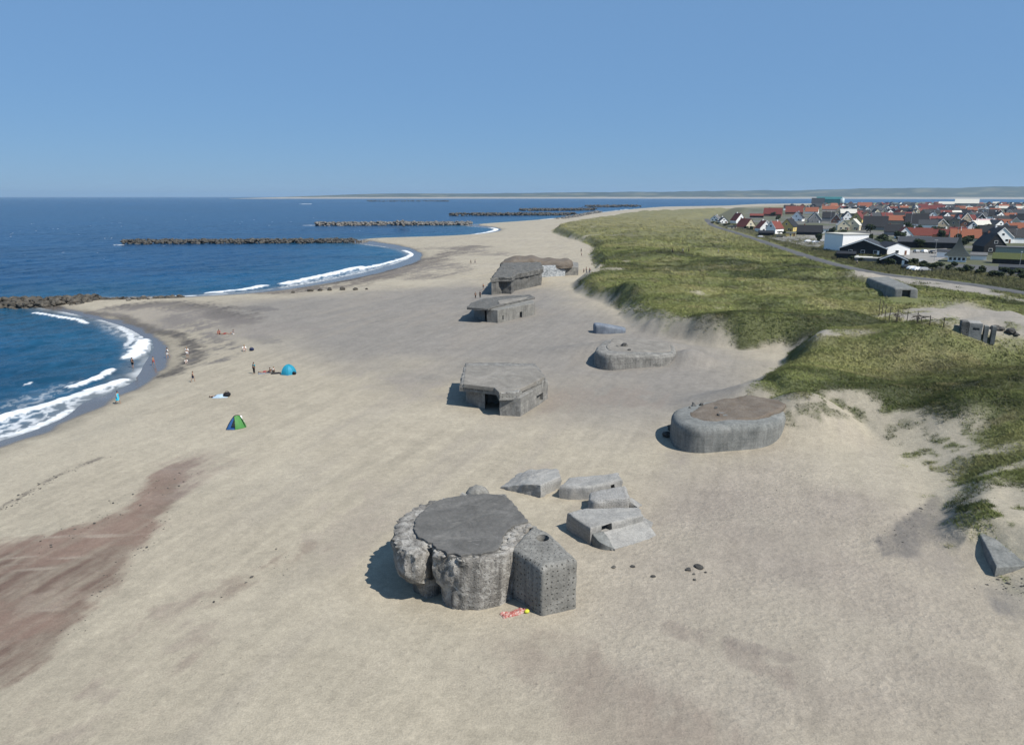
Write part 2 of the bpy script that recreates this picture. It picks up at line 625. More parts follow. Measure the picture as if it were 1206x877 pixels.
# greyer, darker sand colour round the bunkers and up the middle beach
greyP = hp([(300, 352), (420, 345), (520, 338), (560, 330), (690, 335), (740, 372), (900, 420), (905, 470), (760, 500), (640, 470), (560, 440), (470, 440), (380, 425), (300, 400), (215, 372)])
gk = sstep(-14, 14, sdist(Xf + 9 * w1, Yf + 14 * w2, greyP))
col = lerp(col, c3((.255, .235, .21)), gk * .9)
rightP = hp([(690, 640), (760, 560), (900, 520), (1040, 560), (1140, 660), (1206, 700), (1300, 877), (760, 877), (600, 780)])
rk = sstep(-6, 8, sdist(Xf + 4 * w2, Yf + 4 * w1, rightP))
col = lerp(col, c3((.335, .288, .24)), rk * .85)
col = col * (1 + .13 * w6 + .10 * w5)[:, None]
col = lerp(col, c3((.33, .29, .24)), sstep(.05, .55, w3 + .3 * w2) * .40 * sstep(12, 40, SD))
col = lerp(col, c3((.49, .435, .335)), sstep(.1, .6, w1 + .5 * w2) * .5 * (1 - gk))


def polyline_px(pts, z=1.6, n=2): return smooth_line([P(a, b, z) for a, b in pts], n)


def stroke(pts, w, c, amt, z=1.6, soft=.6, nz=.8, thr=None):
    """a band of another sand along a line: damp hollows, wrack, shingle"""
    global col
    d = dist_line(Xf + nz * w * .6 * w4 + .8 * w * w2 * nz, Yf + nz * w * .6 * w2, polyline_px(pts, z), w * 3)
    k = 1 - sstep(w * (1 - soft), w, d)
    if thr is not None:
        k = k * sstep(thr - .15, thr + .2, w4 * .6 + w2 * .5 + w3 * .5)
    col = lerp(col, c3(c), np.clip(ragged(k) * amt, 0, 1))


def patch(pts, c, amt, soft=3.0, z=1.8, nz=2.0, thr=None):
    global col
    pl = [P(a, b, z) for a, b in pts]
    d = sdist(Xf + nz * w2 + nz * .5 * w4, Yf + nz * w4 * .5 + nz * fbm(Xf / 8, Yf / 8, 3, 47), pl, 8 + soft)
    k = sstep(-soft, soft, d)
    if thr is not None:
        k = k * sstep(thr - .2, thr + .25, w3 * .8 + w4 * .5)
    k = ragged(k)
    col = lerp(col, c3(c), np.clip(k * amt, 0, 1))
    return k


# reddish shingle patch on the left
RED = [(-160, 640), (-60, 628), (0, 624), (40, 627), (90, 618), (140, 598), (155, 580), (178, 556), (205, 543), (232, 540), (222, 562), (200, 590), (185, 612), (168, 640), (130, 672), (96, 706), (60, 742),
       (30, 770), (0, 787), (-80, 830), (-160, 860)]
pk = patch(RED, (.178, .121, .092), .92, 1.0, nz=1.6)
col = lerp(col, c3((.36, .30, .235)), pk * sstep(.12, .5, w3 * .7 + w4 * .7) * .45)
wr = fbm(Xf / 9, Yf / 3, 4, 49)
col = lerp(col, c3((.262, .178, .136)), pk * sstep(0, .35, wr + .45 * (1 - sstep(-42, -27, Xf)) - .12) * .75)
col = lerp(col, c3((.40, .34, .27)), pk * sstep(.35, .6, fbm((Xf - Yf * .1) / 9, Yf / .8, 3, 50) + .15 * w4) * sstep(-30, -36, Xf) * .6)
patch([(195, 545), (235, 535), (270, 545), (225, 575), (190, 610)], (.27, .21, .17), .8, 3, nz=3, thr=.1)
# damp and dark hollows on the left spit and along the next bay
stroke([(105, 365), (130, 369), (160, 377), (188, 387), (210, 397), (224, 410), (227, 424), (210, 434), (196, 439)], 3.0, (.085, .074, .066), .95, .9, .8, thr=-.5)
stroke([(160, 361), (200, 360), (240, 366), (268, 372), (275, 382)], 9, (.115, .10, .09), .95, 1.1, .8)
stroke([(205, 372), (232, 384), (250, 398), (255, 412), (245, 424)], 5, (.15, .135, .125), .9, 1.2, .8, thr=-.3)
stroke([(295, 363), (312, 366)], 4, (.16, .145, .135), .75, 1.5, .7)
stroke([(300, 396), (312, 403)], 3.5, (.20, .185, .17), .6, 1.5, .7)
stroke([(130, 366), (200, 371), (260, 384), (300, 392)], 14, (.27, .24, .215), .55, 1.2, .9)
stroke([(345, 343), (400, 338), (450, 325), (500, 310), (535, 297), (560, 292)], 13, (.15, .125, .105), .92, 1.0, .8, thr=-.4)
stroke([(360, 341), (410, 332), (455, 321), (492, 309)], 3.5, (.09, .078, .07), .75, .6, .6)
stroke([(470, 322), (520, 312), (545, 316), (500, 328)], 12, (.19, .163, .14), .8, 1.3, .9, thr=-.3)
stroke([(520, 292), (560, 296), (585, 300)], 18, (.20, .17, .145), .75, 1.4, .9, thr=-.2)
stroke([(270, 352), (320, 348), (380, 345), (440, 343)], 3, (.30, .25, .20), .5, 1.6, .9, thr=.05)
# wrack lines, tyre-like streaks, stony drifts in the near sand
stroke([(0, 585), (30, 568), (60, 553), (90, 543), (120, 533)], .55, (.12, .10, .085), .8, 1.9, .5, 1.6, thr=.12)
stroke([(250, 700), (300, 672), (340, 652), (365, 642)], 1.6, (.27, .215, .165), .75, 2, .8, 1.4, thr=-.1)
stroke([(20, 860), (80, 800), (140, 745), (190, 715), (250, 690)], 2.2, (.30, .245, .195), .65, 2, .8, 1.2, thr=-.05)
stroke([(60, 877), (120, 820), (200, 770), (230, 745)], 3.2, (.31, .26, .21), .6, 2, .8, 1.2, thr=0)
patch([(150, 860), (200, 780), (245, 740), (235, 780), (190, 860), (120, 900)], (.32, .265, .205), .6, 2, nz=2, thr=0)
patch([(575, 762), (640, 752), (690, 756), (730, 780), (790, 810), (860, 850), (900, 900), (700, 900), (640, 820), (600, 785)], (.275, .225, .18), .62, 1.6, nz=1.8, thr=-.22)
stroke([(800, 735), (850, 752), (900, 775), (945, 800)], 1.3, (.27, .225, .185), .6, 2, .8, 1.2, thr=-.1)
stroke([(830, 742), (905, 762), (935, 770)], .9, (.26, .22, .185), .55, 2, .8, 1.2, thr=-.1)
stroke([(660, 555), (720, 545), (790, 540)], 4, (.29, .25, .215), .5, 2, .9, 1.2, thr=0)
stroke([(380, 660), (430, 600), (440, 570)], 5, (.34, .29, .235), .45, 2, .9, 1.2, thr=0)
stroke([(650, 470), (700, 462), (770, 470)], 7, (.25, .205, .17), .5, 2, .9, 1.2, thr=-.05)
stroke([(560, 455), (480, 445), (420, 440)], 7, (.25, .22, .20), .4, 2, .9, 1.2, thr=0)
# the fan of grey grit below the dune and round the buried slab
patch([(1040, 632), (1060, 610), (1095, 590), (1110, 578), (1116, 598), (1105, 628), (1080, 648), (1050, 648)], (.17, .155, .14), .8, .7, nz=.7, z=2.6)
patch([(1110, 600), (1140, 615), (1160, 660), (1120, 670), (1090, 655), (1100, 630)], (.29, .255, .215), .6, 1.5, nz=1.0, z=2.6)
patch([(1172, 690), (1206, 676), (1260, 690), (1240, 740), (1190, 716)], (.19, .175, .16), .75, 1.2, nz=1.0, z=2.3)
# pale dune faces
df = sstep(-2, 3, DD) * (1 - sstep(25, 45, DD))
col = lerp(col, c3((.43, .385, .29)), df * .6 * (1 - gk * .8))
col = lerp(col, c3((.31, .285, .25)), track * .8)
# fine unevenness
col = col * (1 + .10 * w4 + .07 * fbm(Xf / .55, Yf / .55, 3, 45))[:, None]
# damp edge and wet sand: darker and glossy
damp = 1 - sstep(.5, 4.5, SW + 1.2 * w4)
wet = 1 - sstep(-.6, .9, SW)
col = lerp(col, col * .62, damp * .7)
col = lerp(col, c3((.150, .132, .115)), wet)

# ---- grass ground colours
gcol, strip = turf_colour(Xf, Yf, TD)
tcol = lerp(np.repeat(c3((.085, .095, .040)), len(Xf), 0), c3((.15, .145, .135)), sstep(.0, .4, fbm(Xf / 30, Yf / 30, 2, 55)))
gcol = lerp(gcol, tcol, sstep(28, 50, TD) * (1 - sstep(1500, 2000, Yf)))
grass = np.maximum(grass, strip * .8)
col = lerp(col, gcol, np.clip(grass, 0, 1) * .93)

gme = grid_mesh('ground', X, Y, Zf.reshape(X.shape))
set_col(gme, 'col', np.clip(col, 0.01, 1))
set_val(gme, 'wet', wet)
set_val(gme, 'rough', np.clip(.28 + .6 * rk + .25 * w2, .1, 1))
set_val(gme, 'grassy', np.clip(grass, 0, 1))
t = NT('sand_and_turf')
c = t.attr('col')
pos = t.pos()
f1 = t.noise(pos, 2.2, 5, .7)
f2 = t.noise(pos, 9.0, 3, .7)
cc = t.mix(c, t.ramp(f1, [(.25, .84), (.75, 1.13)]), 1.0, 'MULTIPLY')
cc = t.mix(cc, t.ramp(f2, [(.3, .82), (.7, 1.15)]), 1.0, 'MULTIPLY')
peb = t.ramp(t.voro(pos, 1.3), [(.05, .45), (.13, 1.0)])
pebm = t.math('MULTIPLY', t.ramp(t.noise(pos, .16, 3, .6), [(.45, 0.0), (.62, .55)]), t.math('SUBTRACT', 1.0, t.attr('wet', 'Fac')))
cc = t.mix(cc, t.mix(cc, peb, 1.0, 'MULTIPLY'), pebm)
dry = t.math('SUBTRACT', 1.0, t.attr('wet', 'Fac'))
t.base(cc, t.math('ADD', .22, t.math('MULTIPLY', dry, .70)), .38)
wob = t.mix(pos, t.noise(pos, .9, 3, .6, 0, True), .5, 'ADD')
msk = t.ramp(t.noise(pos, .22, 4, .65), [(.35, .15), (.65, 1.0)])
foot = t.math('ADD', t.math('MULTIPLY', t.math('MULTIPLY', t.voro(wob, 2.3), msk), .9), t.math('MULTIPLY', f1, 1.0))
h = t.math('MULTIPLY', t.math('ADD', t.math('MULTIPLY', foot, t.attr('rough', 'Fac')), t.math('MULTIPLY', f2, .35)), t.math('ADD', .02, t.math('MULTIPLY', dry, .98)))
t.bump(h, .8, .13)
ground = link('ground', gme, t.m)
tag(ground, kind='structure')
SANDMAT = t.m
# ================================================================== SEA
A2 = np.concatenate([np.radians(np.linspace(-88, -40, 50)[:-1]), np.radians(np.linspace(-40, 14, 800)), np.radians(np.linspace(14, 88, 60)[1:])])
R2 = np.concatenate([np.linspace(20, 70, 20)[:-1], radii(70, 1600, .8, .008), np.geomspace(1600, 30000, 70)[1:]])
R2, A2 = np.meshgrid(R2, A2, indexing='ij')
SX, SY = R2 * np.sin(A2), R2 * np.cos(A2)
sx, sy = SX.ravel(), SY.ravel()
ssd = sdist(sx, sy, LAND, 230)
dep = np.maximum(-ssd, 0)
near = 1 - sstep(300, 1500, np.hypot(sx, sy))
sz = np.zeros(len(sx))
for ang, L, amp, ph in ((-20, 17, .10, 0), (-48, 11, .07, 1.3), (5, 8, .05, 2.2), (-75, 6, .04, .4), (-33, 27, .12, 4)):
    c, s = math.cos(R(ang)), math.sin(R(ang))
    sz += amp * np.sin(2 * math.pi * (sx * c + sy * s) / L + ph + 1.6 * fbm(sx / 25, sy / 25, 2, int(L)))
sz = sz * near * sstep(1, 14, dep) + .02 * 0
q1 = fbm(sx / 2.6, sy / 2.6, 4, 71)
q2 = fbm(sx / .9, sy / .9, 3, 72)
q3 = fbm(sx / 9, sy / 9, 3, 73)
foam = np.zeros(len(sx))
lift = np.zeros(len(sx))


def breaker(pts, w, amp=1.0, thr=.35, hgt=0.0, nz=1.0):
    """a white line of broken water along a crest"""
    global foam, lift
    w = w * .8
    ln = line(pts, 0.05, 2)
    d = dist_line(sx + nz * q1 * .9, sy + nz * q3 * 1.4, ln, w * 4)
    prof = np.exp(-(d / w) ** 2)
    k = sstep(thr - .22, thr + .22, prof + (.38 * q2 * (1.2 - prof) + .25 * q1 * (1.1 - prof)) * sstep(.02, .35, prof))
    foam = np.maximum(foam, amp * k * (.78 + .35 * np.clip(q2 + .3, 0, 1)))
    lift = np.maximum(lift, hgt * np.exp(-(d / (w * 1.5)) ** 2))


def sheet(pts, amp, soft, thr, z=0.05):
    """lacy foam left behind a breaker"""
    global foam
    pl = [P(a, b, z) for a, b in pts]
    d = sdist(sx + 1.0 * q1, sy + 1.4 * q3, pl, 10)
    k = sstep(-soft, soft, d)
    cell = np.abs(fbm(sx / 1.7 + .5 * q1, sy / 2.4, 4, 75))
    lace = sstep(thr + .14, thr - .10, cell)
    foam = np.maximum(foam, k * amp * (.12 + .88 * lace))


breaker([(-60, 513), (-20, 501), (0, 494), (50, 479), (92, 467), (126, 455), (142, 449)], 1.3, 1.0, .30, .30)
sheet([(-60, 515), (0, 494), (50, 479), (95, 467), (140, 450), (158, 447), (140, 458), (105, 468), (94, 476), (82, 487), (60, 499), (30, 510), (0, 519), (-60, 536)], .62, 1.4, .13)
breaker([(-20, 520), (0, 515), (30, 507), (60, 496), (84, 483)], .8, .9, .45)
breaker([(85, 456), (100, 451.5), (118, 444.5), (130, 437)], 1.0, 1.0, .30, .45, .5)
breaker([(150, 422), (160, 417), (168, 409), (166, 402)], 1.8, 1.0, .32, .3)
sheet([(146, 424), (150, 410), (148, 396), (158, 390), (170, 396), (173, 408), (168, 418), (155, 424)], .7, 1.2, .14)
breaker([(140, 385), (155, 392), (150, 399), (148, 408)], .9, .75, .5)
sheet([(120, 380), (150, 388), (165, 398), (150, 400), (128, 390)], .4, 2, .12)
breaker([(40, 368.5), (60, 371), (80, 374), (101, 380)], .9, 1.0, .34, .1, .6)
breaker([(30, 452), (34, 450)], .6, .9, .4)
sheet([(0, 478), (40, 462), (90, 447), (70, 466), (30, 480), (0, 489)], .45, 3, .06)
breaker([(250, 345), (275, 342.5), (295, 340), (312, 336.5)], 2.2, 1.0, .30, .4)
breaker([(338, 334.5), (365, 328.5), (395, 322), (425, 315)], 2.6, 1.0, .26, .6)
sheet([(330, 338), (390, 325), (428, 317), (470, 306), (484, 303), (440, 317), (390, 330), (340, 340)], .6, 3, .14)
breaker([(425, 317), (455, 310), (478, 303.5), (487, 299.5), (478, 295)], 1.9, 1.0, .3, .1)
breaker([(200, 349), (230, 348.5), (260, 347)], 1.2, .9, .5)
breaker([(555, 277), (575, 273.8), (588, 270.6), (580, 268)], 3.5, 1.0, .3, .2)
breaker([(640, 258.8), (668, 256), (690, 252.8)], 5, 1.0, .3, .2)
breaker([(700, 251.2), (740, 246.5)], 6, .8, .45)
breaker([(136, 288.3), (143, 288.3)], 2.5, .9, .4)
breaker([(360, 265.5), (371, 265.5)], 4, .9, .4)
breaker([(357, 240.3), (363, 240.3)], 18, .8, .4)
shore = sstep(2.2, .2, dep + .9 * q1) * sstep(-.2, .5, q3 + .2) * .5
foam = np.maximum(foam, shore * (ssd < 0.3))
caps = sstep(.70, .78, fbm(sx / 7, sy / 2.2, 3, 78)) * sstep(60, 200, dep) * (1 - sstep(700, 1600, sy)) * .35
foam = np.clip(np.maximum(foam, caps), 0, 1)
sz = sz + lift * (1 + .25 * q1) + foam * .05
sme = grid_mesh('sea', SX, SY, sz.reshape(SX.shape))
# colour of the water itself: sandy shallows, green-blue bays, deep blue outside
wc = np.repeat(c3((.0052, .044, .112)), len(sx), 0)
wc = lerp(wc, c3((.008, .058, .125)), 1 - sstep(20, 90, dep + 20 * q3))
wc = lerp(wc, c3((.012, .068, .125)), (1 - sstep(4, 38, dep + 7 * q3)) * .8)
wc = lerp(wc, c3((.115, .135, .150)), 1 - sstep(.3, 6.5, dep + 1.4 * q1))
wv = fbm(sx / 60, sy / 22, 4, 79)
wc = wc * (1 + .35 * wv)[:, None]
set_col(sme, 'col', np.clip(wc, 0, 1))
set_val(sme, 'foam', foam)
t = NT('sea_water')
pos = t.pos((1.0, .75, 1))
fo = t.attr('foam', 'Fac')
# choppy water: the slope of the little waves, by noise at three sizes
a = t.noise(pos, .22, 3, .6, .5, True)
b = t.noise(pos, 1.1, 3, .7, .3, True)
m = t.mix(a, b, .5)
vm = t.n('ShaderNodeVectorMath', operation='SUBTRACT')
t.l(m, vm.inputs[0]); vm.inputs[1].default_value = (.5, .5, .5)
vs = t.n('ShaderNodeVectorMath', operation='MULTIPLY')
t.l(vm.outputs[0], vs.inputs[0]); vs.inputs[1].default_value = (1.0, 1.0, 0)
g = t.n('ShaderNodeNewGeometry')
va = t.n('ShaderNodeVectorMath', operation='ADD')
t.l(g.outputs['Normal'], va.inputs[0]); t.l(vs.outputs[0], va.inputs[1])
vn_ = t.n('ShaderNodeVectorMath', operation='NORMALIZE')
t.l(va.outputs[0], vn_.inputs[0])
t.l(vn_.outputs[0], t.b.inputs['Normal'])
wcol = t.mix(t.attr('col'), t.ramp(t.noise(pos, .35, 5, .65), [(.3, .72), (.7, 1.3)]), 1.0, 'MULTIPLY')
cc = t.mix(wcol, (.80, .82, .83), fo)
t.base(cc, t.math('ADD', .22, t.math('MULTIPLY', fo, .65)), .05, .85)
t.b.inputs['IOR'].default_value = 1.33
sea = link('sea', sme, t.m)
tag(sea, kind='structure')
# ================================================================== FAR COAST across the sound
nA, nB = 420, 26
aa = np.radians(np.linspace(-21.5, 62, nA))
u = np.linspace(0, 1, nB)
U, AA = np.meshgrid(u, aa, indexing='ij')
rad = 9000 + U * 5200
FX, FY = rad * np.sin(AA), rad * np.cos(AA)
deg = np.degrees(AA)
top = 74 + 28 * sstep(-2, 12, deg) + 62 * sstep(12, 36, deg) + 16 * fbm(deg / 3.0, U * 2, 4, 91) * sstep(-8, 6, deg) + 10 * fbm(deg / .8, U * 6, 3, 92) * sstep(-4, 8, deg)
top = top * sstep(-21, -8, deg)
FZ = -1 + np.where(U < .08, U / .08 * 20, 20 + (top - 20) * sstep(.1, .75, U)) * sstep(-21.4, -16, deg)
FZ = np.where(U > .9, FZ - (U - .9) * 100, FZ)
fme = grid_mesh('far_coast', FX, FY, FZ)
d_, u_ = deg.ravel(), U.ravel()
fc = np.repeat(c3((.085, .095, .065)), len(d_), 0)
fc = lerp(fc, c3((.19, .18, .11)), sstep(0, .4, fbm(d_ / 1.3, u_ * 9, 3, 93)))
fc = lerp(fc, c3((.035, .05, .035)), sstep(.45, .8, u_ + .3 * fbm(d_ / .9, u_ * 4, 3, 94)) * .8)
fc = lerp(fc, c3((.40, .37, .31)), sstep(.13, .07, u_ + .03 * fbm(d_ / .5, u_, 2, 95)))
set_col(fme, 'col', fc)
t = NT('far_land')
t.base(t.attr('col'), .95, .1)
tag(link('far_coast', fme, t.m), kind='structure')
# ================================================================== CONCRETE
def concrete(name, lo, hi, pits=0.0, streak=.5, white=0.0, psc=2.3, bump=.06, warm=0.0):
    t = NT(name)
    pos = t.pos()
    f = t.noise(pos, .55, 6, .68, .4)
    c = t.ramp(f, [(.30, lo), (.52, tuple((a + b) / 2 for a, b in zip(lo, hi))), (.72, hi)])
    st = t.noise(t.pos((2.6, 2.6, .22)), 1.0, 4, .6)
    c = t.mix(c, t.ramp(st, [(.32, .50), (.55, 1.12)]), streak, 'MULTIPLY')
    bd = t.noise(t.pos((.15, .15, 4.5)), 1.0, 3, .6)          # board marks of the formwork
    c = t.mix(c, t.ramp(bd, [(.38, .80), (.6, 1.1)]), .45, 'MULTIPLY')
    fn = t.noise(pos, 7.0, 5, .75)
    c = t.mix(c, t.ramp(fn, [(.3, .62), (.68, 1.25)]), .8, 'MULTIPLY')
    if white:
        wf = t.math('MULTIPLY', t.ramp(t.noise(pos, 1.1, 6, .72, .8), [(.50, 0.0), (.60, 1.0)]), white)
        c = t.mix(c, (.50, .48, .44), wf)
    hgt = t.math('ADD', t.math('MULTIPLY', f, 1.2), t.math('MULTIPLY', fn, .55))
    if pits:
        fa = t.n('ShaderNodeAttribute', attribute_name='face_uv')
        v = t.n('ShaderNodeTexVoronoi', voronoi_dimensions='2D')
        t.l(fa.outputs['Vector'], v.inputs['Vector'])
        v.inputs['Scale'].default_value = psc
        v.inputs['Randomness'].default_value = .42
        sp = t.n('ShaderNodeSeparateXYZ')
        t.l(fa.outputs['Vector'], sp.inputs[0])
        v = v.outputs['Distance']
        pm = t.ramp(v, [(.09, 0.0), (.17, 1.0)])
        pits_m = t.ramp(t.noise(pos, .5, 4, .7), [(.38, .0), (.52, 1.0)])
        c = t.mix(c, t.mix(c, (.22, .21, .20), 1.0, 'MULTIPLY'), t.math('MULTIPLY', t.math('MULTIPLY', t.math('SUBTRACT', 1.0, pm), t.math('MULTIPLY', t.math('SUBTRACT', 1.0, sp.outputs[2]), pits)), pits_m))  # shade inside the pits, painted dark into the colour
        hgt = t.math('ADD', hgt, t.math('MULTIPLY', pm, 1.2 * pits))
    t.base(c, .93, .2)
    t.bump(hgt, 1.0, bump)
    return t.m


CON_MAIN = concrete('weathered_concrete', (.19, .178, .16), (.44, .415, .375), .22, .95, .9, 2.6, .15)
CON_BLOCK = concrete('pitted_concrete', (.20, .195, .178), (.345, .335, .305), .75, .5, .12, 2.4, .07)
CON_PIT = concrete('pitted_grey_concrete', (.20, .195, .18), (.33, .32, .295), .9, .35, .35, 2.2, .08)
CON_SMOOTH = concrete('smooth_grey_concrete', (.165, .172, .165), (.30, .305, .29), 0, .38, .10, 2, .03)
CON_PALE = concrete('pale_broken_concrete', (.29, .285, .27), (.42, .41, .385), 0, .2, .3, 2, .05)
CON_DARK = concrete('dark_old_concrete', (.115, .115, .11), (.205, .20, .185), .5, .5, .1, 1.6, .10)
CON_RUB = concrete('crumbled_concrete', (.26, .245, .22), (.50, .475, .43), 0, .2, .5, 2, .10)
ROOF_TAR = NT('old_tar_roof')
_t = ROOF_TAR
_p = _t.pos()
_f = _t.noise(_p, .5, 6, .7, .6)
_c = _t.ramp(_f, [(.3, (.115, .112, .106)), (.6, (.175, .170, .160)), (.76, (.26, .25, .235))])
_c = _t.mix(_c, _t.ramp(_t.noise(_p, 6, 5, .75), [(.3, .72), (.7, 1.2)]), .8, 'MULTIPLY')
_w = _t.ramp(_t.noise(_t.pos((.5, 1.4, 1)), .9, 5, .7, 1.2), [(.62, 0.0), (.68, .7)])
_c = _t.mix(_c, (.26, .25, .23), _w)
_t.base(_c, .95, .15)
_t.bump(_t.noise(_p, 9, 4, .7), .8, .03)
ROOF_TAR = _t.m
ROOF_PALE = concrete('sandy_concrete_top', (.225, .21, .185), (.335, .31, .27), 0, 0, .15, 2, .04)
EARTH = NT('gravelly_earth_top')
_t = EARTH
_p = _t.pos()
_c = _t.ramp(_t.noise(_p, .6, 6, .7), [(.3, (.165, .130, .10)), (.55, (.205, .175, .145)), (.75, (.27, .235, .195))])
_c = _t.mix(_c, _t.ramp(_t.noise(_p, 6, 4, .7), [(.3, .7), (.7, 1.2)]), .8, 'MULTIPLY')
_t.base(_c, .95, .1)
_t.bump(_t.noise(_p, 3, 5, .7), .9, .10)
EARTH = _t.m


def resample(poly, step):
    out = []
    n = len(poly)
    for i in range(n):
        a, b = Vector(poly[i][:2]), Vector(poly[(i + 1) % n][:2])
        k = max(1, int((b - a).length / step + .5))
        for j in range(k):
            out.append(a.lerp(b, j / k))
    return out


def ccw(poly):
    a = sum(poly[i][0] * poly[(i + 1) % len(poly)][1] - poly[(i + 1) % len(poly)][0] * poly[i][1] for i in range(len(poly)))
    return list(poly) if a > 0 else list(poly)[::-1]


def rnd_poly(poly, r, n=4):
    """round the corners of a polygon"""
    out = []
    m = len(poly)
    for i in range(m):
        p, a, b = Vector(poly[i]), Vector(poly[i - 1]), Vector(poly[(i + 1) % m])
        ra = min(r, (a - p).length * .45)
        rb = min(r, (b - p).length * .45)
        s, e = p + (a - p).normalized() * ra, p + (b - p).normalized() * rb
        for k in range(n + 1):
            u = k / n
            out.append(s * (1 - u) ** 2 + p * 2 * u * (1 - u) + e * u * u)
    return out


LASTUV = []


def mono(poly, z0, z1, step=.4, bevel=.2, amp=.06, frq=.9, seed=0, batter=0.0, hole=None, prof=None, wts=None, rim=0.0, bsteps=4, chip=False, calm=None):
    """a rough monolith: outline walls with broken edges, a rounded top edge and a closed uneven top.
    z1 is a number or f(x, y); prof: list of (z or fraction, inset a, inset b) blended by wts per outline point"""
    poly = ccw([tuple(p)[:2] for p in poly])
    pts = resample(poly, step)
    n = len(pts)
    zt = z1 if callable(z1) else (lambda x, y: z1)
    nr = []
    for i in range(n):
        d = pts[(i + 1) % n] - pts[i - 1]
        nr.append(Vector((d.y, -d.x)).normalized())
    W = wts(pts) if wts else [0.0] * n
    rings = []
    if prof:
        for z, ia, ib in prof:
            cen = Vector((sum(p.x for p in pts) / n, sum(p.y for p in pts) / n))
            rings.append([(pts[i] - nr[i] * (ia * (1 - W[i])) - (nr[i] * ib * W[i] if ib < .5 else (pts[i] - cen).normalized() * ib * W[i]), z) for i in range(n)])
    else:
        k = max(2, int(max(zt(p.x, p.y) for p in pts) - z0) * 2 + 1)
        for j in range(k + 1):
            f = j / k
            rg = []
            for i in range(n):
                top = max(z0 + .02, zt(pts[i].x, pts[i].y) - bevel)
                rg.append((pts[i] - nr[i] * batter * f, z0 + (top - z0) * f))
            rings.append(rg)
        for j in range(1, bsteps + 1):
            a = math.pi / 2 * j / bsteps
            rg = []
            for i in range(n):
                top = max(z0 + .03, zt(pts[i].x, pts[i].y))
                bb = min(bevel, top - z0)
                rg.append((pts[i] - nr[i] * (batter + bb * (1 - math.cos(a))), top - bb * (1 - math.sin(a))))
            rings.append(rg)
    # the top: shrink towards the middle, or towards a round shaft
    last = rings[-1]
    c = Vector((sum(p.x for p, _ in last) / n, sum(p.y for p, _ in last) / n))
    if hole:
        c = Vector(hole[:2])
    K = max(3, int(max((p - c).length for p, _ in last) / (step * 1.6)))
    for j in range(1, K + 1):
        f = j / K
        rg = []
        for i in range(n):
            p, z = last[i]
            tgt = c
            if hole:
                tgt = c + (p - c).normalized() * hole[2]
            elif j == K:
                tgt = c + (p - c).normalized() * .02
            q = p.lerp(tgt, f)
            zz = zt(q.x, q.y) if not prof else z
            rg.append((q, max(zz, z0 + .03) if not prof else z + rim * math.sin(f * math.pi / 2)))
        rings.append(rg)
    if hole:
        for dz in (.12, hole[3]):
            rings.append([(c + (p - c) * (1.0 if dz < .2 else .96), z - dz) for p, z in rings[-1]])
    V, Fc = [], []
    per = [0.0]
    for i in range(1, n):
        per.append(per[-1] + (pts[i] - pts[i - 1]).length)
    LASTUV.clear()
    nrim = len(rings)
    for r, rg in enumerate(rings):
        for i, (p, z) in enumerate(rg):
            v = Vector((p.x, p.y, z))
            q = v * frq + Vector((seed * 3.7, seed * 1.9, 0))
            d = mnoise.noise(q) + .5 * mnoise.noise(q * 2.3) + .3 * mnoise.noise(q * 5.1)
            if chip:
                d = .55 * d + 1.2 * (mnoise.noise(q * .8, noise_basis='VORONOI_F2F1') + .6) + .7 * (mnoise.noise(q * 2.1, noise_basis='VORONOI_F2F1') + .6)
            wall = r < nrim - K - (2 if hole else 0)
            if wall:
                v += Vector((nr[i].x, nr[i].y, .25)) * d * amp * (calm(v) if calm else 1)
            else:
                v.z += d * amp * .5
            LASTUV.append((per[i], z, 0) if wall else (p.x + 40.5, p.y, .85))
            V.append(v)
    for r in range(nrim - 1):
        for i in range(n):
            a, b = r * n + i, r * n + (i + 1) % n
            Fc.append((a, b, b + n, a + n))
    Fc.append(tuple(range((nrim - 1) * n, nrim * n)))
    Fc.append(tuple(range(n - 1, -1, -1)))
    return V, Fc


def cut(me, boxes):
    """carve openings: boxes = (centre, half sizes, yaw)"""
    a = bpy.data.objects.new('carve', me)
    COL.objects.link(a)
    cs = []
    for c, hs, yaw in boxes:
        b = MB().box(-hs[0], hs[0], -hs[1], hs[1], -hs[2], hs[2])
        o = bpy.data.objects.new('cutter', mesh('cutter', b.v, b.f))
        COL.objects.link(o)
        o.matrix_world = Matrix.Translation(c) @ Matrix.Rotation(yaw, 4, 'Z')
        m = a.modifiers.new('b', 'BOOLEAN')
        m.operation, m.object, m.solver = 'DIFFERENCE', o, 'EXACT'
        cs.append(o)
    dg = bpy.context.evaluated_depsgraph_get()
    out = bpy.data.meshes.new_from_object(a.evaluated_get(dg))
    out.name = me.name
    if len(out.polygons) < .4 * len(me.polygons):
        print('carving failed', me.name)
        out = me
    for o in cs + [a]:
        bpy.data.objects.remove(o)
    return out


def shell(name, V, Fc, mat, root, openings=None, smooth=True):
    """link a monolith under its root; V is in world metres"""
    o = root.location if root else Vector()
    me = mesh(name, [Vector(v) - o for v in V], Fc)
    if len(LASTUV) == len(V):
        at = me.attributes.new('face_uv', 'FLOAT_VECTOR', 'POINT')
        at.data.foreach_set('vector', np.array(LASTUV, np.float32).ravel())
    if openings:
        me = cut(me, [(Vector(c) - o, h, y) for c, h, y in openings])
    if smooth:
        me.polygons.foreach_set('use_smooth', [True] * len(me.polygons))
        try:
            me.set_sharp_from_angle(angle=R(48))
        except Exception:
            pass
    return link(name, me, mat, root)


def px(pts, z):
    return [P(a, b, z) for a, b in pts]


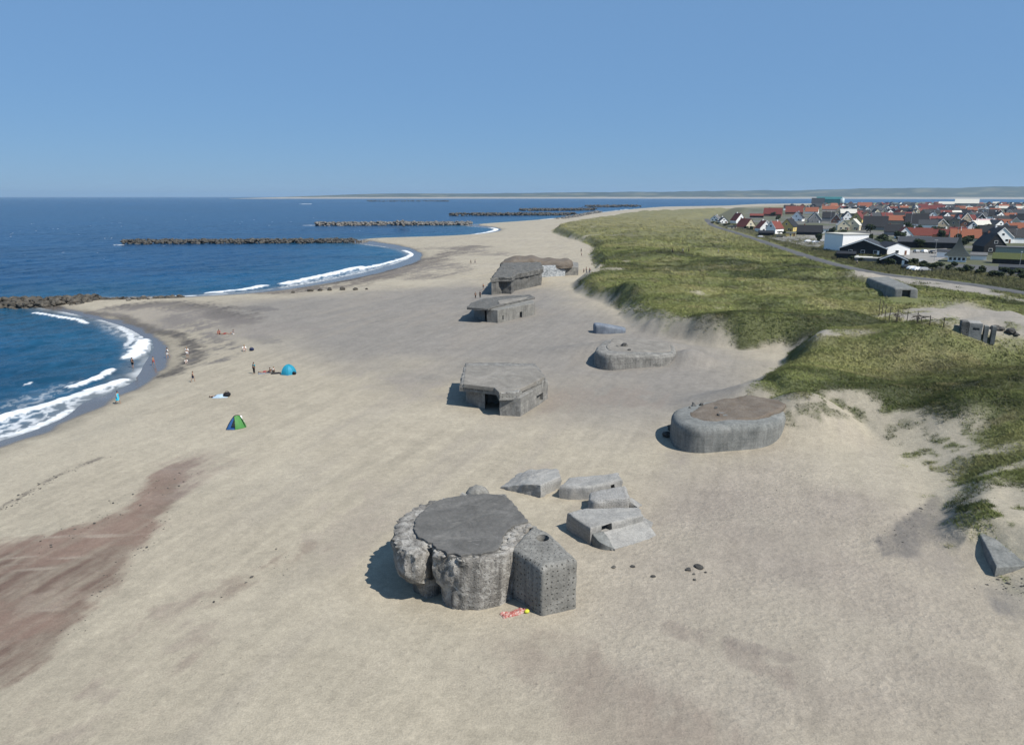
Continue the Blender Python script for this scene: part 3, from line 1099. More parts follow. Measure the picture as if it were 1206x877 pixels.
# ---- the big broken bunker in the foreground
root = empty('bunker', P3(560, 690, 1.8), 'huge cracked bunker with dark tarred roof, nearest of all, with red towel at its foot', 'bunker')
rimpx = [(463, 629), (466, 614), (484, 600), (505, 590.5), (528, 584.8), (550, 581.8), (575, 581), (595, 583), (608, 596), (620, 612), (626, 619), (616, 633), (604, 646),
         (590, 654), (565, 658.5), (541, 657.5), (522, 653), (510, 650), (504.5, 646), (499, 649), (489, 652), (476, 650), (466, 642)]
rim = px(rimpx, 5.7)
notch = Vector(P(505, 646, 5.7))
fr = Vector(P(522, 653, 5.7))


def wt_main(pts):
    out = []
    for p in pts:
        w = 0.0
        if p.x < fr.x + .2:
            w = sstep(fr.x + .2, fr.x - 1.1, p.x) if p.y < 50.5 else sstep(-2, -6.5, p.x)
        out.append(float(w))
    return out


V, Fc = mono(rnd_poly(rim, .15, 2), 1.0, 5.7, .2, amp=.17, frq=1.3, seed=1, chip=True, calm=lambda v: .22 + .78 * float(sstep(-2.6, -4.2, v.x) if v.y < 49 else 1) + .5 * float(sstep(4.9, 5.5, v.z)), wts=wt_main, rim=.04, prof=[
    (.8, .02, 1.6), (1.7, .02, 1.5), (2.5, .02, 1.35), (2.85, 0, 1.1), (3.05, 0, .55), (3.3, -.02, .2), (3.6, -.04, .02), (4.0, -.05, -.06), (4.4, -.05, -.08), (4.8, -.05, -.06),
    (5.15, -.04, -.03), (5.42, -.02, .0), (5.6, .03, .05), (5.72, .16, .2)])
for i, v in enumerate(V):                      # the crack between the two lobes
    d = math.hypot(v.x - notch.x, v.y - notch.y)
    if d < .6 and v.z > 2.4:
        k = (1 - d / .6)
        V[i] = v + Vector((.25, .95, -.55 * max(0, (v.z - 5)))) * k * .85
shell('wall', V, Fc, CON_MAIN, root)
roofpx = [(487, 622), (489, 612), (494, 604), (505, 594), (517, 588), (530, 584.5), (550, 581.5), (572, 580.5), (595, 582), (602, 588), (608, 595.5), (615, 604), (622.5, 612.5), (613, 615.5), (606, 617), (600, 621), (592, 630), (591, 637), (588, 644), (580, 648), (574, 648), (566, 651), (556, 650.5), (543, 652.5), (535, 650), (527, 650), (520, 646), (514, 644.5), (509, 638), (504, 637), (498, 633), (493, 631)]
V, Fc = mono(px(roofpx, 5.98), 5.6, 5.93, .16, .05, .10, 3.1, 2)
shell('roof', V, Fc, ROOF_TAR, root)
mb = MB()
q = P(562, 580, 5.2)
mb.blob((q[0], q[1] + .6, 4.4), 1.15, .9, 1.2, 16, 9, 3, .10)
mb.build('dome', CON_BLOCK, root, True).location = -root.location
# the pitted tower block leaning on its corner
top = px([(602, 645.5), (638, 667), (680.5, 658), (647, 629), (628, 620.5)], 5.65)
hx, hy = P(639, 634, 5.75)


def z_block(x, y):
    return 5.72 + .10 * (y - 47) * .5


V, Fc = mono(rnd_poly(top, .22, 3), .9, z_block, .22, .38, .055, 1.3, 3, -.02, hole=(hx, hy, .48, 2.2))
shell('tower_block', V, Fc, CON_BLOCK, root)
RUB = []
for k in range(46):
    f = k / 45
    i = f * 13
    fr_ = [(487, 624), (492, 632), (500, 636), (508, 641), (514, 646), (521, 649), (530, 651.5), (543, 654), (556, 653), (566, 653.5), (575, 651), (582, 649.5), (589, 646), (593, 640)]
    j = min(12, int(i))
    u_ = i - j
    q = P(fr_[j][0] * (1 - u_) + fr_[j + 1][0] * u_ + random.uniform(-1.5, 1.5), fr_[j][1] * (1 - u_) + fr_[j + 1][1] * u_ + random.uniform(-2, 3), 5.75)
    r_ = random.uniform(.06, .17)
    RUB.append((q[0], q[1], 5.62 + random.uniform(-.06, .12), r_))
# rusty scrape of white mortar between the two
mb = MB()
for k, (a, b) in enumerate([(620, 614.5), (615, 616.5), (610, 619), (605, 622), (600, 626), (597, 630), (594, 634), (592, 639), (594, 643), (598, 640), (602, 633), (606, 627), (612, 622), (623, 617)]):
    q = P(a, b, 5.9)
    mb.blob((q[0], q[1], 5.66 + .04 * (k % 3)), .34, .26, .14, 8, 5, k, .7)
for k, (a, b, z, r) in enumerate(RUB):
    mb.blob((a, b, z), r * 1.3, r * 1.1, r * .7, 7, 5, k + 50, .8)
be = mb.build('broken_edge', CON_RUB, root, True)
be.location = -root.location
be['kind'] = 'stuff'

# ---- bunker with the sloping slab roof
root = empty('bunker', P3(595, 478, 1.8), 'pitted bunker with overhanging slab roof and dark recess, alone in mid beach', 'bunker')
base = px([(549, 475), (571, 482), (574, 474), (588.6, 474), (588.6, 489), (613, 490.3), (645, 469), (634, 452), (556, 452)], 2.0)
V, Fc = mono(base, 1.0, 4.55, .4, .08, .07, 1.1, 5)
dq = P3(634.5, 473, 2.3)
shell('wall', V, Fc, CON_PIT, root, [(dq + Vector((0, .2, .5)), (.35, 1.2, .55), R(-25))])
roof = px([(541, 455), (563, 457), (584, 459.5), (588, 466), (611, 464.5), (616, 459), (643, 448), (632, 432), (589, 431), (547, 431.5)], 4.9)


def z_slab(x, y):
    return 5.25 + .25 * sstep(94, 101, y)


V, Fc = mono(roof, 4.25, z_slab, .4, .2, .12, .9, 6, .1, chip=True)
shell('roof', V, Fc, CON_PIT, root)
V, Fc = mono(px([(549, 433), (630, 433.5), (641, 446), (614, 458), (588, 463), (582, 457), (546, 453)], 5.2), 4.8, lambda x, y: z_slab(x, y) + .06, .5, .06, .05, 1, 7)
shell('roof_skin', V, Fc, ROOF_PALE, root)

# ---- round nosed bunker half buried in the dune foot
root = empty('bunker', P3(850, 515, 2.0), 'smooth pale round nosed bunker with brown earth on top, half buried at the dune foot', 'bunker')
nose = [(18.8, 83.5), (18.7, 80.8), (19.6, 78.6), (21.6, 77.7), (28.9, 79.3), (32.0, 82.0), (33.8, 85.6), (36, 90), (30, 92), (22, 87.5), (19.6, 85.6)]
V, Fc = mono(rnd_poly(nose, 2.2, 6), .8, lambda x, y: 4.92 - .06 * max(0, x - 26), .4, .85, .05, .6, 8, .1, bsteps=7)
shell('wall', V, Fc, CON_SMOOTH, root)
V, Fc = mono(rnd_poly([(21.0, 83.6), (20.9, 81.3), (22.4, 80.0), (28.4, 81.0), (31.2, 83.4), (35.0, 88), (31, 91.5), (25, 88.5)], 1.4, 4), 4.0, lambda x, y: 5.0 + .05 * math.sin(x * 1.7), .4, .3, .14, 1.0, 9)
shell('earth_cover', V, Fc, EARTH, root)
for k, (a, b, z, r) in enumerate([(817, 478, 4.9, .36), (826, 477.5, 4.9, .30), (843, 481, 4.95, .22), (846, 489.5, 4.95, .2), (812, 481, 4.85, .2)]):
    q = P(a, b, z)
    MB().blob((q[0], q[1], z + .05), r, r * .8, r * 1.1, 6, 4, k, .9).build('concrete_stub', CON_DARK, root).location = -root.location

# ---- second round nosed bunker, deeper in the sand
root = empty('bunker', P3(745, 430, 2.0), 'low round nosed bunker with pitted dark end, sunk deep in sand below the dune', 'bunker')
nose = [(14.2, 124), (14.0, 121), (14.9, 119.0), (16.8, 118.1), (26, 120.2), (28.5, 123), (30, 131), (17, 132)]
V, Fc = mono(rnd_poly(nose, 1.8, 5), .8, lambda x, y: 4.55 - .07 * max(0, x - 18), .5, .8, .12, .8, 10, .1, bsteps=6)
shell('wall', V, Fc, CON_PIT, root)
V, Fc = mono(rnd_poly([(16.2, 124), (16.4, 121.5), (18, 120.6), (26, 122.3), (27.6, 124), (28.6, 130.5), (18.5, 131)], 1, 3), 3.8, lambda x, y: 4.62 - .07 * max(0, x - 18) + .04 * (y - 121), .6, .2, .1, .8, 11)
shell('earth_cover', V, Fc, ROOF_PALE, root)
for k, (a, b, z, r) in enumerate([(727, 408, 4.7, .3), (735, 407, 4.7, .7), (741, 412, 4.6, .3)]):
    q = P(a, b, z)
    MB().blob((q[0], q[1], z), r, r * .7, r * .8, 6, 4, k, .8).build('concrete_stub', CON_DARK, root).location = -root.location

# ---- only a bluish nose shows of this one
BLUE = concrete('bluish_concrete', (.17, .20, .25), (.27, .30, .34), 0, .3, .05, 2, .04)
root = empty('bunker', P3(708, 390, 2.0), 'bluish concrete bunker nose barely showing out of the sand, smallest of all', 'bunker')
q0 = Vector(P(701, 392, 2.2))
nose = [(q0.x - .2, q0.y + 3), (q0.x - .1, q0.y + .2), (q0.x + 2.6, q0.y), (q0.x + 6.5, q0.y + .9), (q0.x + 7, q0.y + 4)]
V, Fc = mono(rnd_poly(nose, .7, 4), .8, lambda x, y: 3.95 - .20 * max(0, x - q0.x - 1), .35, .45, .06, .8, 12)
shell('wall', V, Fc, BLUE, root)

# ---- bunker with the thin overhanging roof
root = empty('bunker', P3(592, 372, 1.8), 'flat roofed bunker with thin overhanging slab, standing in front of the dark tilted one', 'bunker')
base = px([(558, 374), (571, 378), (573, 373), (573.5, 379.5), (586, 380.5), (629.8, 371), (622, 362), (566, 364)], 2.0)
V, Fc = mono(base, 1.0, 5.0, .6, .08, .10, .9, 13)
dq = P3(611.5, 374.3, 2.0)
dr = Vector(P(629.8, 371, 2)) - Vector(P(586, 380.5, 2))
dyaw = math.atan2(dr.y, dr.x)
dq2 = P3(592, 379, 2.0)
shell('wall', V, Fc, CON_BLOCK, root, [(dq + Vector((0, 0, .75)), (.55, 1.0, .75), dyaw), (dq2 + Vector((0, 0, 1.0)), (.22, .8, .5), dyaw)])
roof = px([(549.5, 362.5), (562, 363.5), (575, 364), (582, 361.5), (606, 356), (630, 350.5), (624, 347.5), (590, 349.5), (568, 352.5), (555, 357)], 5.3)
V, Fc = mono(roof, 4.95, lambda x, y: 5.45, .5, .15, .14, .8, 14, chip=True)
shell('roof', V, Fc, CON_DARK, root)
V, Fc = mono(px([(586, 354), (600, 352), (623, 349), (619, 351.5), (600, 356), (588, 358)], 5.5), 5.2, 5.55, .6, .1, .08, .8, 15)
shell('sand_cover', V, Fc, ROOF_PALE, root)

# ---- the dark tilted one
root = empty('bunker', P3(600, 345, 1.8), 'dark tilted bunker with black doorway, beside the whitewashed one', 'bunker')
base = px([(579, 347.5), (588, 346), (591, 345.5), (602, 346), (607, 342), (638, 335.5), (636, 328), (592, 329)], 2.0)
V, Fc = mono(base, .8, lambda x, y: 6.3 + .012 * (y - 210), .6, .3, .25, .6, 16, .05)
dq = P3(622, 339.5, 2.4)
shell('wall', V, Fc, CON_DARK, root, [(dq + Vector((0, .4, 1.4)), (.9, 2.2, 1.3), R(20))])
cb = Vector((sum(q[0] for q in base) / len(base), sum(q[1] for q in base) / len(base)))
V, Fc = mono([Vector(q) + (Vector(q) - cb).normalized() * .55 for q in base[:2]] + [Vector(base[3]) + Vector((.2, -.5)), Vector(base[4]) + Vector((.3, -.4))] + [Vector(q) + (Vector(q) - cb).normalized() * .5 for q in base[5:]], 5.7, lambda x, y: 6.85 + .018 * (y - 210), .6, .35, .3, .6, 17, chip=True)
shell('roof', V, Fc, CON_DARK, root)

# ---- the whitewashed one behind
WHITE = NT('whitewash_scrawled')
_t = WHITE
_p = _t.pos()
_c = _t.ramp(_t.noise(_t.pos((.35, .35, .9)), 1.0, 5, .75, 1.5), [(.36, (.20, .21, .22)), (.46, (.50, .53, .55)), (.60, (.68, .70, .70))])
_c = _t.mix(_c, _t.ramp(_t.noise(_p, 1.2, 4, .7, 2.5), [(.42, (.25, .28, .32)), (.55, (1.0, 1.0, 1.0))]), .7, 'MULTIPLY')
_t.base(_c, .85, .3)
WHITE = _t.m
root = empty('bunker', P3(645, 326, 1.8), 'long bunker with whitewashed scrawled wall and brown sand on its roof, farthest of the row', 'bunker')
base = px([(604, 329), (632, 326.5), (664, 325), (681, 324.5), (681, 318), (604, 316)], 2.0)
V, Fc = mono(base, .8, lambda x, y: 6.0 - .11 * max(0, x - 16), .9, .3, .15, .5, 18)
shell('wall', V, Fc, CON_PIT, root)
a, b = Vector(P(631, 326.9, 2)), Vector(P(665, 325.2, 2))
d = (b - a).normalized()
nn = Vector((d.y, -d.x))
V, Fc = mono([a + nn * .35, b + nn * .35, b - nn * .6, a - nn * .6], 1.2, 6.1, .8, .15, .06, .6, 19)
shell('painted_wall', V, Fc, WHITE, root)
V, Fc = mono(rnd_poly([(-4.5, 259), (0, 257.5), (7, 260.8), (19, 262.3), (22.5, 265), (21, 274), (8, 279), (-3, 276)], 2.5, 3), 4.9, lambda x, y: 8.0 + .45 * math.sin(x * .35) + .25 * math.sin(x * .9 + 1) - .12 * max(0, x - 14), .8, 1.5, .35, .35, 20)
shell('earth_cover', V, Fc, EARTH, root)

# ---- the slab sticking out of the dune, bottom right
root = empty('concrete_slab', P3(1180, 670, 2.0), 'tilted concrete slab poking out of the sand below the near dune, at the photo right edge', 'concrete slab')
c0 = Vector(P(1171.5, 679, 2.0))
z0 = tz(c0.x, c0.y)
pl = [c0, Vector(P(1215, 672, 2.2)), Vector(P(1240, 640, 3)), Vector(P(1185, 632, 3.0)), Vector(P(1151, 629, 3.0))]
V, Fc = mono(pl, .6, lambda x, y: z0 + .8 + .12 * (y - c0.y) - .05 * (x - c0.x), .3, .12, .05, 1.2, 21)
shell('slab', V, Fc, CON_SMOOTH, root)

# ---- dune bunker with the doorway
p1, p2 = hit(1062, 352), hit(1083, 351)
root = empty('bunker', p1, 'long grey bunker sunk in the grass with square black doorway, by the dune track', 'bunker')
d = (Vector((p2.x, p2.y)) - Vector((p1.x, p1.y)))
f0 = Vector(P(1051, 351, p1.z))
f1 = Vector(P(1082, 352, p1.z))
bk = Vector(P(1018, 337, p1.z))
bk2 = Vector(P(1046, 336, p1.z))
base = [f0, f1, f1.lerp(bk2, .8), bk2, bk]
V, Fc = mono(rnd_poly(base, .8, 3), p1.z - 2, p1.z + 2.5, .6, .7, .10, .7, 22, .2)
dq = Vector(P(1067, 351.6, p1.z)).to_3d()
dq.z = p1.z + .75
shell('wall', V, Fc, CON_SMOOTH, root, [(dq, (.95, 2.2, 1.25), math.atan2((f1 - f0).y, (f1 - f0).x))])

# ---- little observation post with two eyes
p1 = hit(1147, 396)
root = empty('observation_post', p1, 'small concrete hut with two dark peepholes, standing in the dune hollow', 'bunker')
f0, f1 = Vector(P(1140, 396, p1.z)), Vector(P(1155.5, 397, p1.z))
d = f1 - f0
u = d.normalized()
w = Vector((-u.y, u.x))
V, Fc = mono([f0, f1, f1 + w * 3, f0 + w * 3], p1.z - 1, p1.z + 2.1, .4, .08, .05, 1, 23)
ops = []
for s in (.40, .66):
    q = f0 + d * s
    ops.append((Vector((q.x, q.y, p1.z + 1.2)), (.22, .5, .2), math.atan2(u.y, u.x)))
shell('wall', V, Fc, CON_PALE, root, ops)
V, Fc = mono([f0 - u * 1.05, f0 - u * .06, f0 - u * .06 + w * 2, f0 - u * 1.05 + w * 2], p1.z - 1, p1.z + 2.25, .4, .1, .06, 1, 24)
shell('side_pier', V, Fc, CON_DARK, root)
for k, s in enumerate((.3, 1.3)):
    q = f1 + u * s
    V, Fc = mono([q, q + u * .55, q + u * .55 + w * 1.2, q + w * 1.2], p1.z - 1, p1.z + 1.75, .4, .08, .05, 1, 25 + k)
    shell('pillar', V, Fc, CON_SMOOTH, root)

# ---- broken pieces behind the big bunker
root = empty('concrete_fragment', P3(625, 575, 1.9), 'wedge of broken grey concrete tapering left into the sand, leftmost piece behind the big bunker', 'concrete fragment')
c0, c1, c2 = Vector(P(589, 574, 2)), Vector(P(636.5, 585.5, 2)), Vector(P(660.5, 574, 2))
V, Fc = mono([c0, c1, c2, c2 + Vector((-.3, 2.2)), Vector(P(610, 566, 2))], 1.0, lambda x, y: 2.05 + 1.15 * float(sstep(c0.x - .6, c1.x - .3, x)) , .25, .1, .13, 1.3, 30, chip=True)
shell('body', V, Fc, CON_PALE, root)

root = empty('concrete_fragment', P3(695, 580, 1.9), 'long grey concrete box lying in sand with small dark hole near its right end', 'concrete fragment')
c = [Vector(P(657, 586, 2)), Vector(P(672, 588.5, 2)), Vector(P(700, 588.5, 2)), Vector(P(734, 580, 2)), Vector(P(730, 571, 2)), Vector(P(668, 575, 2))]
V, Fc = mono(c, 1.0, lambda x, y: 3.1 + .03 * x, .25, .3, .11, 1.2, 31, .15)
hq = P3(722, 583.5, 2)
shell('body', V, Fc, CON_PALE, root, [(hq + Vector((0, .1, .75)), (.22, .7, .3), R(18))])

root = empty('concrete_fragment', P3(712, 597, 1.9), 'speckled concrete slab with rounded left end, on top of the piece with the square hole', 'concrete fragment')
c = [Vector(P(692, 601, 2)), Vector(P(699, 604.5, 2)), Vector(P(741, 602, 2)), Vector(P(737, 586, 2)), Vector(P(694, 592, 2))]
V, Fc = mono(rnd_poly(c, .35, 3), 1.0, lambda x, y: 3.1 + .05 * (x - 6), .22, .3, .11, 1.3, 32)
CON_SPECK = concrete('speckled_concrete', (.34, .33, .31), (.45, .44, .42), .8, .1, .3, 4.2, .05)
shell('body', V, Fc, CON_SPECK, root)

root = empty('concrete_fragment', P3(725, 625, 1.9), 'largest broken concrete piece with square window hole and sloping slab at its foot', 'concrete fragment')
c = [Vector(P(667, 622, 2)), Vector(P(695, 640, 2)), Vector(P(757, 621, 2)), Vector(P(752, 611, 2)), Vector(P(690, 616, 2))]
V, Fc = mono(c, 1.0, lambda x, y: 3.55 - .05 * (x - 4), .22, .16, .10, 1.3, 33)
d = (c[2] - c[1])
yw = math.atan2(d.y, d.x)
wq = c[1].lerp(c[2], .30)
shell('body', V, Fc, CON_PALE, root, [(Vector((wq.x, wq.y, 2.95)), (.55, .9, .33), yw)])
u = d.normalized()
w = Vector((u.y, -u.x))
a0 = c[1] + u * .9
V, Fc = mono([a0, a0 + w * 1.7, a0 + u * 5.0 + w * 1.9, a0 + u * 5.2], 1.0, lambda x, y: 2.75 - .40 * ((Vector((x, y)) - a0).dot(w)) - .03 * (x - a0.x), .25, .06, .06, 1.3, 34, chip=True)
shell('fallen_slab', V, Fc, CON_PALE, root)
V, Fc = mono([c[1] + u * .15, c[1] + u * .3 + w * 1.0, c[1] + u * 1.1 + w * 1.9, c[1] + u * 1.3 + w * .1], 1.0, lambda x, y: 2.9 - .45 * ((Vector((x, y)) - c[1]).dot(w)), .2, .05, .08, 1.6, 35)
shell('shard', V, Fc, CON_SMOOTH, root)

root = empty('concrete_fragment', P3(752, 600, 1.9), 'thin upright concrete shard leaning at the right end of the broken pieces', 'concrete fragment')
c = [Vector(P(741, 604, 2)), Vector(P(759, 606, 2)), Vector(P(760, 598, 2)), Vector(P(746, 588, 2)), Vector(P(740, 590, 2))]
V, Fc = mono(c, 1.0, lambda x, y: 2.9 - .5 * max(0, x - 8.3), .22, .1, .08, 1.6, 36, chip=True)
shell('body', V, Fc, CON_PALE, root)

root = empty('concrete_fragment', P3(748, 612, 1.9), 'tilted flat slab lying on the right end of the piece with the square hole', 'concrete fragment')
c = [Vector(P(736, 622, 2)), Vector(P(766, 626, 2)), Vector(P(769, 616, 2)), Vector(P(750, 606, 2)), Vector(P(738, 610, 2))]
V, Fc = mono(c, 1.2, lambda x, y: 2.2 + 1.25 * float(sstep(11.5, 8.0, x)) + .03 * (y - 62), .22, .07, .09, 1.5, 37, chip=True)
shell('body', V, Fc, CON_PALE, root)
root = empty('concrete_fragment', P3(750, 590, 1.9), 'narrow broken block standing on end behind the thin upright shard', 'concrete fragment')
c = [Vector(P(738, 597, 2)), Vector(P(750, 600, 2)), Vector(P(756, 594, 2)), Vector(P(743, 590, 2))]
V, Fc = mono(c, 1.2, lambda x, y: 3.5 - .45 * abs(x - 8.9), .2, .07, .10, 1.6, 38, chip=True)
shell('body', V, Fc, CON_PALE, root)
# ================================================================== MARRAM GRASS
rg = np.random.RandomState(11)


def scatter(n, r0, r1, a0=-12, a1=37):
    ang = np.radians(rg.uniform(a0, a1, n))
    r = 1 / rg.uniform(1 / r1, 1 / r0, n)
    return r * np.sin(ang), r * np.cos(ang)


gx1, gy1 = scatter(640000, 48, 900, 0, 37)
gm, _tk = grass_mask(gx1, gy1)
td1 = sdist(gx1, gy1, ROADP, 60)
keep = (gm * (1 - .35 * sstep(250, 600, gy1)) > rg.uniform(.12, .95, len(gx1))) & (dist_line(gx1, gy1, ROAD, 20) > 3.4) & (td1 < 40)
p1_ = hit(1062, 352)
keep &= ~inside(gx1, gy1, [P(1012, 336, p1_.z), P(1050, 353, p1_.z), P(1085, 354, p1_.z), P(1075, 340, p1_.z), P(1030, 333, p1_.z)])
gx1, gy1, td1 = gx1[keep], gy1[keep], td1[keep]
N = len(gx1)
gz1 = terr(gx1, gy1)
gc1, st1 = turf_colour(gx1, gy1, td1)
dist = np.hypot(gx1, gy1)
size = np.clip(dist / 190, .5, 2.2) * rg.uniform(.55, 1.25, N) * (1 + .25 * fbm(gx1 / 3, gy1 / 3, 2, 58))
NB = 5
th = rg.uniform(0, 2 * np.pi, (N, NB))
rad = rg.uniform(.05, .55, (N, NB)) * size[:, None]
bx = gx1[:, None] + rad * np.cos(th)
by = gy1[:, None] + rad * np.sin(th)
bz = gz1[:, None] - .05 + 0 * rad
hgt = size[:, None] * rg.uniform(.20, .50, (N, NB))
lx = rg.normal(0, .28, (N, NB)) * size[:, None] - .16 * size[:, None]    # combed by the sea wind
ly = rg.normal(0, .28, (N, NB)) * size[:, None] + .10 * size[:, None]
ph = rg.uniform(0, np.pi, (N, NB))
wd = size[:, None] * rg.uniform(.04, .085, (N, NB))
vx = np.stack([bx - wd * np.cos(ph), bx + wd * np.cos(ph), bx + lx], -1)
vy = np.stack([by - wd * np.sin(ph), by + wd * np.sin(ph), by + ly], -1)
vz = np.stack([bz, bz, bz + hgt], -1)
co_ = np.stack([vx, vy, vz], -1).reshape(-1, 3).astype(np.float32)
nt_ = N * NB
gme_ = bpy.data.meshes.new('dune_grass')
gme_.vertices.add(nt_ * 3)
gme_.vertices.foreach_set('co', co_.ravel())
gme_.loops.add(nt_ * 3)
gme_.loops.foreach_set('vertex_index', np.arange(nt_ * 3, dtype=np.int32))
gme_.polygons.add(nt_)
gme_.polygons.foreach_set('loop_start', (np.arange(nt_) * 3).astype(np.int32))
gme_.update(calc_edges=True)
bc = 1.78 * gc1[:, None, :] * rg.uniform(.80, 1.22, (N, NB, 1))
straw = (rg.uniform(0, 1, (N, NB)) < .12)[..., None]
bc = np.where(straw, bc * .4 + np.array((.26, .22, .11)) * .6, bc)
set_col(gme_, 'col', np.clip(np.repeat(bc.reshape(-1, 3), 3, 0), .01, .6))
e_ = 1.2
sx_ = (terr(gx1 + e_, gy1) - terr(gx1 - e_, gy1)) / (2 * e_)
sy_ = (terr(gx1, gy1 + e_) - terr(gx1, gy1 - e_)) / (2 * e_)
nn_ = np.stack([-1.25 * sx_, -1.25 * sy_, np.ones(N)], -1)
nn_ /= np.linalg.norm(nn_, axis=1)[:, None]
at_ = gme_.attributes.new('slope', 'FLOAT_VECTOR', 'POINT')
at_.data.foreach_set('vector', np.repeat(nn_, NB * 3, 0).astype(np.float32).ravel())
t = NT('marram_blades')
c = t.attr('col')
g = t.n('ShaderNodeNewGeometry')
v1 = t.n('ShaderNodeVectorMath', operation='SCALE')
t.l(g.outputs['Normal'], v1.inputs[0]); v1.inputs['Scale'].default_value = .22
v2 = t.n('ShaderNodeVectorMath', operation='ADD')
t.l(v1.outputs[0], v2.inputs[0])
t.l(t.attr('slope', 'Vector'), v2.inputs[1])
v3 = t.n('ShaderNodeVectorMath', operation='NORMALIZE')
t.l(v2.outputs[0], v3.inputs[0])
t.l(v3.outputs[0], t.b.inputs['Normal'])
t.base(c, .8, .15)
tag(link('dune_grass', gme_, t.m), 'marram grass covering the dunes behind the beach', kind='stuff')
print('grass tufts', N)
# ================================================================== ROCK GROYNES AND LOOSE STONES
def rock_mat(name, lo, hi):
    t = NT(name)
    p = t.pos()
    c = t.ramp(t.noise(p, .45, 4, .7), [(.3, lo), (.7, hi)])
    c = t.mix(c, t.ramp(t.noise(p, 3.0, 5, .75), [(.3, .55), (.7, 1.3)]), .9, 'MULTIPLY')
    t.base(c, .85, .3)
    t.bump(t.noise(p, 2.5, 5, .7), 1.0, .12)
    return t.m


ROCK_BROWN = rock_mat('brown_groyne_stone', (.035, .033, .029), (.17, .15, .12))
ROCK_DARK = rock_mat('dark_groyne_stone', (.03, .03, .03), (.16, .15, .13))
ROCK_PALE = rock_mat('pale_groyne_stone', (.07, .066, .06), (.34, .32, .29))


def stone_mesh(name, seed, sub=2, flat=.7):
    bm = bmesh.new()
    bmesh.ops.create_icosphere(bm, subdivisions=sub, radius=1)
    r = random.Random(seed)
    planes = [(Vector((r.uniform(-1, 1), r.uniform(-1, 1), r.uniform(-1, 1))).normalized(), r.uniform(.55, .85)) for _ in range(9)]
    for v in bm.verts:
        for n, d in planes:
            k = v.co.dot(n)
            if k > d:
                v.co -= n * (k - d)
        v.co *= 1 + .12 * mnoise.noise(v.co * 1.7 + Vector((seed, 0, 0)))
        v.co.z *= flat
    me = bpy.data.meshes.new(name)
    bm.to_mesh(me)
    bm.free()
    return me


STONES = [stone_mesh('boulder', k) for k in range(8)]
SV = []
for k in range(6):
    m_ = stone_mesh('tmp', 40 + k, 1)
    SV.append(([v.co.copy() for v in m_.vertices], [tuple(p.vertices) for p in m_.polygons]))
    bpy.data.meshes.remove(m_)
rr_ = random.Random(3)


def rock_pile(name, pts, half, height, size, n, mat, label, z0=-.4):
    """a whole bank of dumped stone as one mesh"""
    o = Vector((pts[0][0], pts[0][1], 0))
    mb = MB()
    seg = [(Vector(a), Vector(b)) for a, b in zip(pts[:-1], pts[1:])]
    L = [(b - a).length for a, b in seg]
    for _ in range(n):
        s = rr_.uniform(0, sum(L))
        k = 0
        while k < len(L) - 1 and s > L[k]:
            s -= L[k]
            k += 1
        a, b = seg[k]
        p = a.lerp(b, s / L[k])
        d = (b - a).normalized()
        q = rr_.triangular(-1, 1, 0)
        q = math.copysign(abs(q) ** .8, q)
        p = p + Vector((-d.y, d.x)) * q * half
        sz = size * rr_.uniform(.55, 1.25)
        vs, fs = SV[rr_.randrange(6)]
        M = Matrix.Rotation(rr_.uniform(0, 6.3), 3, 'Z') @ Matrix.Rotation(rr_.uniform(-.5, .5), 3, 'X')
        c = Vector((p.x, p.y, z0 + (height - z0) * (1 - abs(q) ** 1.5) * rr_.uniform(.72, 1.0))) - o
        mb.add([M @ v * sz + c for v in vs], fs)
    r = mb.build(name, mat, None, False, o)
    return tag(r, label, 'breakwater')


# nearest groyne: stones one can tell apart
G1 = [P(-70, 361, 0), P(20, 360.5, 0), P(80, 359, 0), P(118, 356.5, 0)]
rock_pile('rock_groyne', G1 + [P(150, 354, .6), P(215, 350.5, .8)], 6.5, 1.25, .95, 620, ROCK_BROWN, 'rubble bank of brown stones running out from the beach, nearest groyne on the left', -.6)
seg = [(Vector(a), Vector(b)) for a, b in zip(G1[:-1], G1[1:])]
for i in range(250):
    k = rr_.choices(range(3), [(b - a).length for a, b in seg])[0]
    a, b = seg[k]
    d = (b - a).normalized()
    q = rr_.triangular(-1, 1, -.15)
    p = a.lerp(b, rr_.random()) + Vector((-d.y, d.x)) * q * 7.0
    if abs((p.x / p.y)) > .75:
        p = a.lerp(b, rr_.random()) + Vector((-d.y, d.x)) * q * 6
    s = rr_.uniform(.7, 1.35)
    o = link('boulder', STONES[i % 8], ROCK_BROWN)
    o.location = (p.x, p.y, -.3 + 2.3 * (1 - abs(q) ** 1.4) * rr_.uniform(.8, 1.1))
    o.rotation_euler = (rr_.uniform(-.5, .5), rr_.uniform(-.5, .5), rr_.uniform(0, 6.3))
    o.scale = (s * rr_.uniform(.9, 1.4), s, s)
    tag(o, 'brown armour stone among many alike on the nearest groyne', 'boulder', 'armour stones of the nearest groyne')
rock_pile('rock_groyne', [P(146, 287, 0), P(300, 286.3, 0), P(420, 285.6, 0)], 7, 2.6, 1.4, 1050, ROCK_DARK, 'long dark stone breakwater lying across the water, closest one seen whole', -.6)
rock_pile('rock_groyne', [P(420, 285.6, .2), P(455, 283, .5), P(500, 281, .8)], 7, 1.2, 1.1, 160, ROCK_PALE, 'scattered pale stones where the long dark breakwater meets the sand', -.2)['kind'] = 'stuff'
rock_pile('rock_groyne', [P(372, 265.8, 0), P(470, 265.3, 0), P(556, 265, 0)], 9, 3.4, 2.0, 760, ROCK_PALE, 'pale speckled stone breakwater beyond the long dark one', -.6)
q = P(473, 264.8, 3)
